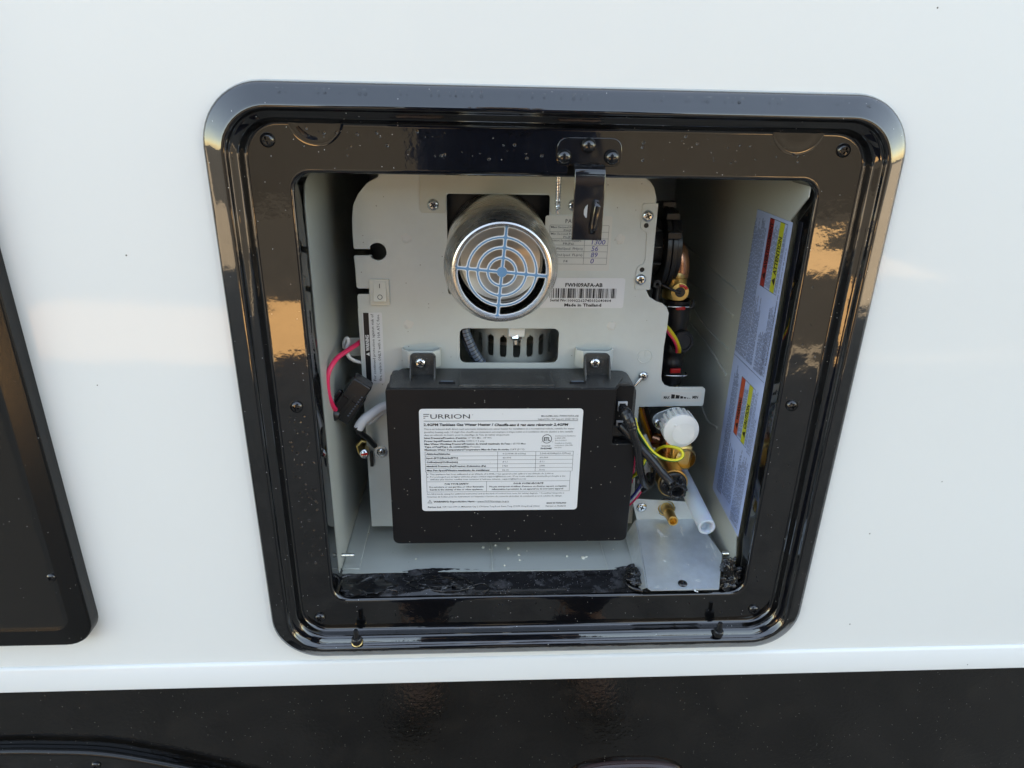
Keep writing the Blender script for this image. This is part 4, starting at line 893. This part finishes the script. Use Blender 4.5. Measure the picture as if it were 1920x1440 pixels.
# ================================================================== RIGHT SIDE: knob, gas valve, tube, tray
kb = thing('flow_knob', 'white ribbed flow control knob below the MAX MIN arm', 'knob', tuple(at(1278,809,.062)))
kc = at(1277,808,.062); R0 = .0158
lathe('knob_cap', [(.0132,-.0165),(.0134,-.0040),(.0156,-.0020),(.0159,-.0004),(.0157,.0006),(.0150,.0011),(.0,.0013)], kc, M['white'], kb, (0,-1,0), 56)
bm = bmesh.new()
for k in range(20):
    a = 2*math.pi*k/20; ca, sa = math.cos(a), math.sin(a); r0, r1, wv = .0128, .0159, .00135
    V = [bm.verts.new((kc.x+ca*r-sa*w_, y, kc.z+sa*r+ca*w_)) for y in (kc.y+.0015, kc.y+.0150) for r, w_ in ((r0,wv),(r1,wv*.8),(r1,-wv*.8),(r0,-wv))]
    for f in ((0,1,2,3),(7,6,5,4),(0,1,5,4),(1,2,6,5),(2,3,7,6),(3,0,4,7)): bm.faces.new([V[i] for i in f])
bmo('knob_ribs', bm, M['white'], kb)
q_ = kc+Vector((-.0062,-.0011,.0058)); lump('dot_mark', q_, (.0013,.0004,.0013), M['white'], kb, .2, amp=.02, sub=2)
bm = bmesh.new(); lathe_bm(bm, [(.0100,0),(.0097,.0004),(.0085,.0006),(0,.0007)], kc+Vector((.0020,-.0012,-.0022)), (0,-1,0), 40)
for v in bm.verts:
    dx, dz = v.co.x-kc.x, v.co.z-kc.z; s_ = dx*.55+dz*.83
    v.co.y = kc.y-.00135-max(0, min(.0010, (.0035-s_)*.25))*.6
bmo('finger_scoop', bm, M['white'], kb, True)
kf = thing('knob_flange', 'zinc plated oval flange plate behind the white knob', 'flange', tuple(at(1250,790,.088)))
fx = [xz(px,py,.086) for px,py in ((1223,790),(1224,783),(1232,776),(1262,765),(1276,765),(1290,775),(1300,800),(1290,830),(1262,838),(1246,812),(1228,802))]
plate('flange', [fillet(fx, .006)], .086, .0016, M['galv'], kf, bev=.0002); p = at(1233,793,.085); screw((p.x,.0846,p.z), .0042, 'zinc', kf, rot=33)
# gas valve body
gv = thing('gas_valve', 'brass valve barrel with a black plug below the white knob', 'valve', tuple(at(1261,905,.05)))
g0 = at(1261,906,.052)
lathe('barrel', [(.0110,-.060),(.0128,-.058),(.0128,-.002),(.0134,-.001),(.0134,.0006),(.0124,.0008),(.0120,-.0040),(0,-.0045)], g0, M['brassdark'], gv, (0,-1,0), 48)
g1 = g0+Vector((0,.024,.0))
obox('valve_block', at(1272,850,.085), (0,0,1), .026, .020, .0200, M['brass'], gv, .003)
obox('valve_block', at(1258,830,.092), (0,0,1), .022, .020, .018, M['copper'], gv, .003)
lathe('port_collar', [(.0098,0),(.0104,.002),(.0104,.006),(.0085,.008)], at(1280,856,.080), M['brassdark'], gv, (.2,-1,.1), 24)
pl = g0+Vector((0,-.001,0))
lathe('plug_base', [(.0118,.0),(.0118,.0020),(.0108,.0032),(.0080,.0036),(0,.0038)], pl, M['darkplastic'], gv, (0,-1,0), 40)
pc = at(1270,920,.040); bm = bmesh.new()
axp = Vector((0,-1,-.12)).normalized()
lathe_bm(bm, [(.0068,-.010),(.0070,-.002),(.0074,.0),(.0074,.0020),(.0060,.0022),(.0053,.0018),(.0051,-.006),(0,-.0065)], pc, axp, 36); bmo('plug_socket', bm, M['rubber'], gv, True)
bm = bmesh.new()
for k in range(8):
    a = 2*math.pi*k/8+.2; lathe_bm(bm, [(.0017,-.010),(.0018,.0010),(.0012,.0018),(0,.0018)], pc+Vector((math.cos(a)*.0072,0,math.sin(a)*.0072)), axp, 10)
bmo('plug_lobes', bm, M['darkplastic'], gv, True)
for k in range(3):
    a = R_(60+k*55); q_ = pl+Vector((math.cos(a)*.0085,-.0045,math.sin(a)*.0085)); obox('plug_clip', q_, (math.cos(a),0,math.sin(a)), .005, .003, .003, M['rubber'], gv, .0006)
# cables
def cable(label, pts, r, m='rubber', n=8): return tag(tube('black_cable', pts, r, M[m], None, ns=14), label, 'cable')
sr = thing('upper_plug_cable', 'black cable with strain relief from the upper socket, hanging in a loop', 'cable', tuple(at(1180,790,.05)))
path = [at(1166,764,.058), at(1172,772,.052), at(1180,790,.047), at(1188,815,.046), at(1196,840,.047), at(1199,870,.048), at(1203,892,.050), at(1208,905,.053), at(1214,909,.057), at(1219,902,.062), at(1218,890,.07)]
tube('cable', path, .0035, M['rubber'], sr, ns=14)
bm = bmesh.new(); pa = catmull([at(1167,765,.0575), at(1174,775,.0510), at(1181,790,.0468), at(1186,806,.0458)], 8); sweep(bm, pa, [.0038+.0010*math.sin(i/len(pa)*3.1)+(.0004 if i%3 else 0) for i in range(len(pa))], 16); bmo('strain_relief', bm, M['rubber'], sr, True)
sr2 = thing('lower_plug_cable', 'black cable with strain relief crossing down to the brass valve plug', 'cable', tuple(at(1210,850,.05)))
tube('cable', [at(1165,797,.060), at(1178,812,.056), at(1200,838,.050), at(1222,862,.045), at(1243,888,.040), at(1256,902,.036), at(1260,907,.034)], .0037, M['rubber'], sr2, ns=14)
bm = bmesh.new(); pa = catmull([at(1164,797,.060), at(1174,806,.057), at(1184,818,.054)], 8); sweep(bm, pa, .0046, 16); bmo('strain_relief', bm, M['rubber'], sr2, True)
tag(tube('black_cable', [at(1206,920,.075), at(1222,906,.068), at(1228,890,.066), at(1230,878,.068), at(1220,866,.080)], .0026, M['rubber'], None, ns=12), 'thin black cable curving behind the two thicker cables', 'cable')
def striped(label, pts, r):
    bm = bmesh.new(); path = catmull(pts, 10); sweep(bm, path, r, 12, mi=0)
    for f in bm.faces: pass
    k = len(path)-1; fs = list(bm.faces)
    for i in range(k):
        for j in range(12):
            if (j + 1) % 12 < 3: fs[i*12+j].material_index = 1
    return tag(bmo('earth_wire', bm, [M['yellowwire'], M['greenwire']], None, True, recalc=False), label, 'wire')
striped('yellow wire with green stripe coiled in a loop under the white knob', [at(1190,784,.060), at(1196,806,.056), at(1208,826,.053), at(1222,845,.051), at(1240,858,.050), at(1260,863,.050), at(1274,861,.051), at(1281,853,.053), at(1276,843,.056), at(1262,838,.060), at(1246,837,.065), at(1234,842,.072), at(1226,850,.080)], .0014)
striped('yellow and green wire end passing down behind the black cables', [at(1222,846,.080), at(1212,860,.075), at(1204,874,.072), at(1196,886,.072), at(1184,896,.078)], .0017)
tag(tube('grey_ribbon_wire', [at(1207,815,.085), at(1214,830,.083), at(1222,848,.082)], .0024, M['liner'], None, ns=8), 'pale grey sleeve wire beside the coiled yellow wire', 'wire')
for k in range(7):
    tag(tube('white_lead', [at(1196+k*4.6,905-k*2,.084+.0005*k), at(1206+k*3.8,882,.080), at(1214+k*2.6,858,.082), at(1218+k*1.5,840,.088)], .0010, M['whitewire'], None, ns=8), 'thin white lead in the flat bundle of leads behind the black cables', 'wire', 'bundle of thin white leads')
for nm, lab, col, px in (('red_lead','thin red lead bundled under the control box right side','redwire',0),('white_lead','single white lead between the red and blue leads by the tray','whitewire',-3),('blue_lead','dark blue lead in the bundle next to the tray','bluewire',-6)):
    tag(tube(nm, [at(1180+px*.4,946+px,.084), at(1192+px*.6,934+px,.080), at(1201+px*.6,922+px,.078), at(1206+px*.5,912+px,.080)], .0014, M[col], None, ns=8), lab, 'wire')
tag(tube('red_lead', [at(1193,862,.082), at(1191,850,.08), at(1188,880,.084), at(1184,905,.088)], .0012, M['redwire'], None, ns=8), 'short red lead hanging beside the box edge above the bundle', 'wire')
for k, (col, dx) in enumerate((('orangewire',0),('copper',5),('darkplastic',11),('brassdark',-4))):
    tag(tube('harness_wire', [at(1200+dx,765,.110), at(1206+dx,785,.112), at(1214+dx,808,.114), at(1222+dx,835,.116)], .0015+.0006*(k==2), M[col], None, ns=8), ('orange','copper coloured','thick black','brown')[k]+' harness wire running down behind the knob flange', 'wire')
tag(tube('crossing_pipe', [at(1225,822,.11), at(1245,828,.105), at(1262,834,.102)], .0062, M['copper'], None, ns=16), 'short copper pipe behind the knob above the brass block', 'pipe')
# small barb
bf = thing('hose_barb', 'small knurled brass hose barb over the drip tray', 'fitting', tuple(at(1250,953,.083)))
b0, b1 = at(1249,952,.083), at(1262,977,.040); axb = (b1-b0).normalized(); Lb = (b1-b0).length
lathe('barb_collar', [(.0080,-.003),(.0080,.0010),(.0068,.0022)], b0, M['brass'], bf, axb, 28)
bm = bmesh.new(); pf = [(.0052,.001)]
lathe_bm(bm, [(.0056,.001),(.0056,.004),(.0050,.006),(.0050,.022),(.0046,.024),(.0046,Lb-.001),(.0042,Lb),(.0032,Lb),(.0030,Lb-.015),(0,Lb-.015)], b0, axb, 36)
bmo('barb_tube', bm, M['brass'], bf, True)
bm = bmesh.new(); u = axb.orthogonal().normalized(); v = axb.cross(u)
for j in range(36):
    for tw_ in (1,-1):
        a = 2*math.pi*j/36; pts = [b0+axb*(.006+.016*s)+(u*math.cos(a+tw_*s*.5)+v*math.sin(a+tw_*s*.5))*.00505 for s in (0,.5,1)]; sweep(bm, pts, .00016, 4)
bmo('knurling', bm, M['brass'], bf)
lathe('rubber_ring', [(.0072,0),(.0088,.0005),(.0088,.0020),(.0072,.0025)], b0-axb*.003, M['rubber'], bf, axb, 24)
# milky drain tube
t1 = at(1325.5,989,.016); t0 = Vector((t1.x+.001, .100, t1.z+.004)); axt = (t1-t0).normalized(); Lt = (t1-t0).length
tag(lathe('drain_tube', [(.0074,0),(.0074,Lt-.0004),(.0070,Lt),(.0056,Lt),(.0053,Lt-.0005),(.0053,Lt-.006),(.0030,Lt-.008),(0,Lt-.008)], t0, M['tubing'], None, axt, 40), 'milky white plastic drain tube pointing out over the drip tray', 'tube')
# galvanised tray
tr = thing('drip_tray', 'galvanised drip tray sloping out over the sill at the lower right', 'tray', tuple(at(1285,1050,.03)))
TY = .083
c = [xz(px,py,TY) for px,py in ((1185,935),(1310,942),(1320,975),(1333,990),(1196,974))]
zs = c[4][1]
S = [Vector((at(1185,935,TY).x,TY,at(1185,935,TY).z)), Vector((.1540,TY,at(1300,942,TY).z)), Vector((.1560,TY,zs-.002)), Vector((.0975,TY,zs))]
f0, f1 = at(1216,1104,-.0010), at(1349,1106,-.0010); f0.z = f1.z = (f0.z+f1.z)/2
e1 = atz(1352,1036,-.1625); e2 = atz(1338,1003,-.1600)
def lid_z(y): return f0.z + (zs-f0.z)*(y+.001)/(TY+.001)
t_ = .0012
top_ = [(f0.x+.0025,-.001),(f1.x-.0008,-.001),(f1.x,.0002),(e1.x-.004,.038),(.1560,TY),(.0975,TY),(f0.x,.0015)]
bm = bmesh.new(); A = [bm.verts.new((x,y,lid_z(y))) for x,y in top_]; B = [bm.verts.new((x,y,lid_z(y)-t_)) for x,y in top_]; n = len(A)
bm.faces.new(A); bm.faces.new(B[::-1])
for i in range(n): bm.faces.new((A[i],A[(i+1)%n],B[(i+1)%n],B[i]))
bmo('tray_floor', bm, M['galv'], tr)
bm = bmesh.new(); A = [bm.verts.new(v) for v in S]; B = [bm.verts.new(v+Vector((0,t_,0))) for v in S]; bm.faces.new(A); bm.faces.new(B[::-1])
for i in range(4): bm.faces.new((A[i],A[(i+1)%4],B[(i+1)%4],B[i]))
bmo('tray_back', bm, M['sheet'], tr)
bm = bmesh.new(); V = [Vector((f0.x-.0002,.0018,lid_z(0)-.0002)), Vector((.0973,TY,zs-.0002)), Vector((S[0].x-.0002,TY,S[0].z)), Vector((S[0].x-.002,TY-.001,-.166)), Vector((f0.x-.0035,.010,-.172))]
A = [bm.verts.new(v) for v in (V[0],V[1],V[3],V[4])]; B = [bm.verts.new(v+Vector((-.0011,0,0))) for v in (V[0],V[1],V[3],V[4])]
bm.faces.new(A); bm.faces.new(B[::-1])
for i in range(4): bm.faces.new((A[i],A[(i+1)%4],B[(i+1)%4],B[i]))
bmo('tray_flange', bm, M['galv'], tr)
bm = bmesh.new()
for (ax, ay, bx_, by_, wd) in ((1228,1003,1238,1014,.9),(1232,1010,1244,1018,.7),(1236,1008,1240,1020,.6),(1240,1016,1250,1019,.8),(1271,1000,1278,1010,.9),(1274,1006,1283,1018,.8),(1279,1004,1281,1012,.5),(1320,1028,1326,1034,.9),(1328,1020,1338,1040,.7),(1336,1036,1343,1048,.6),(1288,1058,1293,1061,.7),(1226,1092,1240,1093,.5),(1300,1082,1318,1085,.5),(1242,1054,1250,1056,.6),(1333,1048,1341,1056,.6),(1303,1097,1311,1101,1.6)):
    for k in range(3):
        o1, o2 = random.uniform(-2.5,2.5), random.uniform(-2,2); s_, e_ = random.uniform(0,.4), random.uniform(.6,1)
        q0 = atz(ax+(bx_-ax)*s_+o1, ay+(by_-ay)*s_+o2, -.158); q1 = atz(ax+(bx_-ax)*e_+o1, ay+(by_-ay)*e_+o2, -.158)
        q0.z = lid_z(q0.y)+.0003; q1.z = lid_z(q1.y)+.0003; d = (q1-q0).normalized(); n_ = Vector((-d.y,d.x,0))*.00045*wd
        m1 = q0.lerp(q1,.5)+n_*.8; bm.faces.new([bm.verts.new(v) for v in (q0, m1-n_*2, q1, m1+n_)])
bmo('scuff_marks', bm, M['white'], tr, recalc=False)
p = at(1203,951,TY); screw((p.x,TY-.0002,p.z), .0050, 'zinc', tr, washer=False, rot=25, flat=.35)
yq = .0095; q_ = atz(1280,1093,lid_z(yq)); screw((q_.x,q_.y,lid_z(q_.y)+.0002), .0040, 'chromeblk', tr, axis=(0,-.05,1), rot=20, flat=.4)

# ================================================================== PIPES ON THE RIGHT, deep inside
pf_ = thing('water_pipe', 'copper elbow running down into a black flow sensor right of the faceplate', 'pipe', tuple(at(1268,500,.14)))
PYp = .135
tube('copper_elbow', [at(1252,455,PYp+.02), at(1262,460,PYp+.012), at(1272,475,PYp+.003), at(1275,500,PYp), at(1270,528,PYp)], .0085, M['copper'], pf_, ns=24)
lathe('copper_joint', [(.0088,-.002),(.0096,0),(.0096,.004),(.0088,.006)], at(1269,512,PYp), M['brassdark'], pf_, (0,0,-1), 28)
lathe('brass_collar', [(.0090,0),(.0105,.0008),(.0105,.020),(.0090,.021)], at(1267,517,PYp), M['brass'], pf_, (0,0,-1), 36)
sc = at(1273,546,.116); sn_ = lathe('sensor_ring', [(.0050,0),(.0078,.0003),(.0078,.004),(.0050,.0045),(.0046,.0045)], sc, M['brass'], pf_, (-.05,-1,.05), 28)
bm = bmesh.new(); sweep(bm, [sc+Vector((math.cos(a)*.0062,-.0046,math.sin(a)*.0062)) for a in [R_(30+9*i) for i in range(9)]], .0013, 8); bmo('red_seal', bm, M['redplastic'], sn_, True)
lathe('sensor_core', [(.0044,0),(.0044,.0048),(0,.0050)], sc, M['rubber'], pf_, (-.05,-1,.05), 20)
tube('sensor_lead', [sc+Vector((0,-.005,0)), sc+Vector((-.006,-.006,.002)), sc+Vector((-.016,-.002,.006))], .0012, M['rubber'], pf_)
base = at(1270,560,PYp); zb2 = at(1262,722,PYp).z; H = base.z-zb2
prof = [(.0118,0),(.0118,.004)]
for zz, r in ((.012,.0122),(.016,.0128),(.020,.0122),(.030,.0114),(.040,.0114),(.0415,.0126),(.045,.0126),(.0465,.0114),(.052,.0116),(.0535,.0126),(.057,.0126),(.0585,.0116),(.068,.0122),(.074,.0122),(.076,.0098)): prof.append((r, zz*H/.078))
lathe('sensor_body', prof, base, M['darkplastic'], pf_, (0,0,-1), 40, angle=50)
p = at(1279,640,.122); lathe('sensor_turret', [(.0105,-.008),(.0105,.002),(.0095,.003),(.0078,.003),(.0074,.0015),(0,.0012)], p, M['darkplastic'], pf_, (.1,-1,.15), 32)
lathe('pipe_collar', [(.0080,0),(.0092,.001),(.0092,.02)], (base.x+.001,PYp,zb2+.001), M['brass'], pf_, (0,0,-1), 30)
for (py, dx, rpy) in ((575,0,578),(704,-5,695)):
    y_ = PYp-.0125; z_ = at(1270,py,y_).z; xa, xb = at(1252+dx,py,y_).x, at(1293+dx,py,y_).x
    cl = thing('spring_clip', 'bright spring clip on the flow sensor near its '+('top' if py < 600 else 'bottom'), 'clip', (xa,y_,z_))
    tube('clip_wire', [(xa,y_+.004,z_),(xa+.0006,y_,z_),((xa+xb)/2,y_-.0010,z_),(xb-.0006,y_,z_),(xb,y_+.005,z_+.001)], .0008, M['zinc'], cl)
    q_ = at(1276 if py < 600 else 1266, rpy, y_-.001); obox('red_tab', q_, (1,0,.05), .0085 if py < 600 else .0098, .003, .0030 if py < 600 else .0046, M['redplastic'], cl, .0008)
tube('side_hook', [at(1290,577,.125), at(1297,576,.124), at(1300,570,.124), at(1299,563,.126)], .0013, M['darkplastic'], pf_)
for lab, col, off in (('yellow sensor wire arching out beside the faceplate','yellowwire',0),('red sensor wire under the yellow one','redwire',-4),('orange sensor wire tucked behind the yellow one','orangewire',-2)):
    tag(tube('sensor_wire', [at(1244+off*.3,606-off,.112), at(1256+off,618-off,.108), at(1268+off,636-off*.7,.108), at(1274+off*1.3,652,.113), at(1275+off*1.6,660,.120)], .0013, M[col], None, ns=10), lab, 'wire')
fan = thing('fan_housing', 'black round fan housing edge peeking out behind the faceplate', 'fan', tuple(at(1240,470,.125)))
fc_ = Vector((at(1234,465,.14).x,.150,at(1234,465,.14).z)); fr_ = .0400
for k, (x_, r_, w_) in enumerate(((0,fr_,.0046),(.0052,fr_*.985,.0046),(.0102,fr_*.86,.0050))):
    lathe('flange_ring', [(r_-.012,0),(r_-.0006,0),(r_,.0006),(r_,w_-.0006),(r_-.0006,w_),(r_-.012,w_)], fc_+Vector((x_,0,0)), M['darkplastic'], fan, (1,0,0), 64)
for ang in (205,232,258):
    a = R_(ang); q_ = fc_+Vector((.005, math.cos(a)*fr_*.98, -math.sin(a)*fr_*.98)); box('lug', q_.x-.006, q_.x+.006, q_.y-.006, q_.y+.003, q_.z-.003, q_.z+.003, M['darkplastic'], fan, bevel=.0008)
for py in (432,463,494):
    p = at(1233,py,.120); box('rib', p.x-.012, p.x+.003, .118, .135, p.z-.0006, p.z+.0006, M['dusty'], fan, bevel=.0002)
lathe('hub', [(.026,0),(.026,.016)], fc_+Vector((-.016,0,0)), M['dusty'], fan, (1,0,0), 48)
tube('fan_strut', [at(1234,530,.13), at(1231,550,.128), at(1228,570,.126)], .0038, M['darkplastic'], fan, ns=10)
lathe('strut_eye', [(.0016,0),(.0036,0),(.0036,.002),(.0016,.002)], at(1232,532,.122), M['dusty'], fan, (0,-1,0), 16)
# heat exchanger box filling the dark behind the plate
hx = thing('heat_exchanger', 'dark metal heat exchanger block behind the grey faceplate', 'heat exchanger', (-.03,.2,0))
bm = bmesh.new(); abox(bm, -.128,.075,.225,.33,-.16,.168); bmo('block', bm, M['sheet2'], hx, bevel=.004)
box('flue_duct', vx-.052, vx+.052, .116, .224, .075, .160, M['darkplastic'], hx, bevel=.003)

# self drilling screw hanging from the top jamb
sp0, sp1 = at(1047.5,330,.040), at(1045,402,.040)
sd_ = thing('self_drilling_screw', 'long zinc self-drilling screw hanging point down behind the catch bracket', 'screw', tuple(sp0))
ax_ = (sp1-sp0).normalized(); Ls_ = (sp1-sp0).length
lathe('shank', [(.0016,-.006),(.0016,Ls_*.82),(.0014,Ls_*.84),(.0012,Ls_*.97),(0,Ls_)], sp0, M['zinc'], sd_, ax_, 20)
bm = bmesh.new(); u = ax_.orthogonal().normalized(); v = ax_.cross(u); hp2 = []
turns = 13
for i in range(turns*14+1):
    a = 2*math.pi*i/14; s_ = i/(turns*14); hp2.append(sp0+ax_*(-.004+s_*(Ls_*.86+.004))+(u*math.cos(a)+v*math.sin(a))*.0020)
sweep(bm, hp2, .00042, 6); bmo('thread', bm, M['zinc'], sd_, True)
# loose pale crumbs on the liner floor
bm = bmesh.new()
for px, py, s in ((906,1026,1.2),(929,1022,1.0),(953,1028,1.3),(973,1040,.9),(975,1050,.8),(1063,1043,1.0),(1094,1046,1.6),(1100,1044,1.0),(918,1030,.6),(946,1060,.7),(672,1018,1.3),(678,1012,.9),(692,1000,.6),(665,985,.7),(780,1048,.7),(988,1033,.5),(1150,1030,.5)):
    p = atz(px,py,FZ+.0006); r = .0012*s; q_ = bmesh.ops.create_icosphere(bm, subdivisions=1, radius=r)
    for v in q_['verts']: v.co = Vector((v.co.x*random.uniform(.7,1.6), v.co.y*random.uniform(.7,1.4), v.co.z*.7)) + p
stuff(tag(bmo('crumbs', bm, M['crumb']), 'scattered pale crumbs on the liner floor', 'debris'))
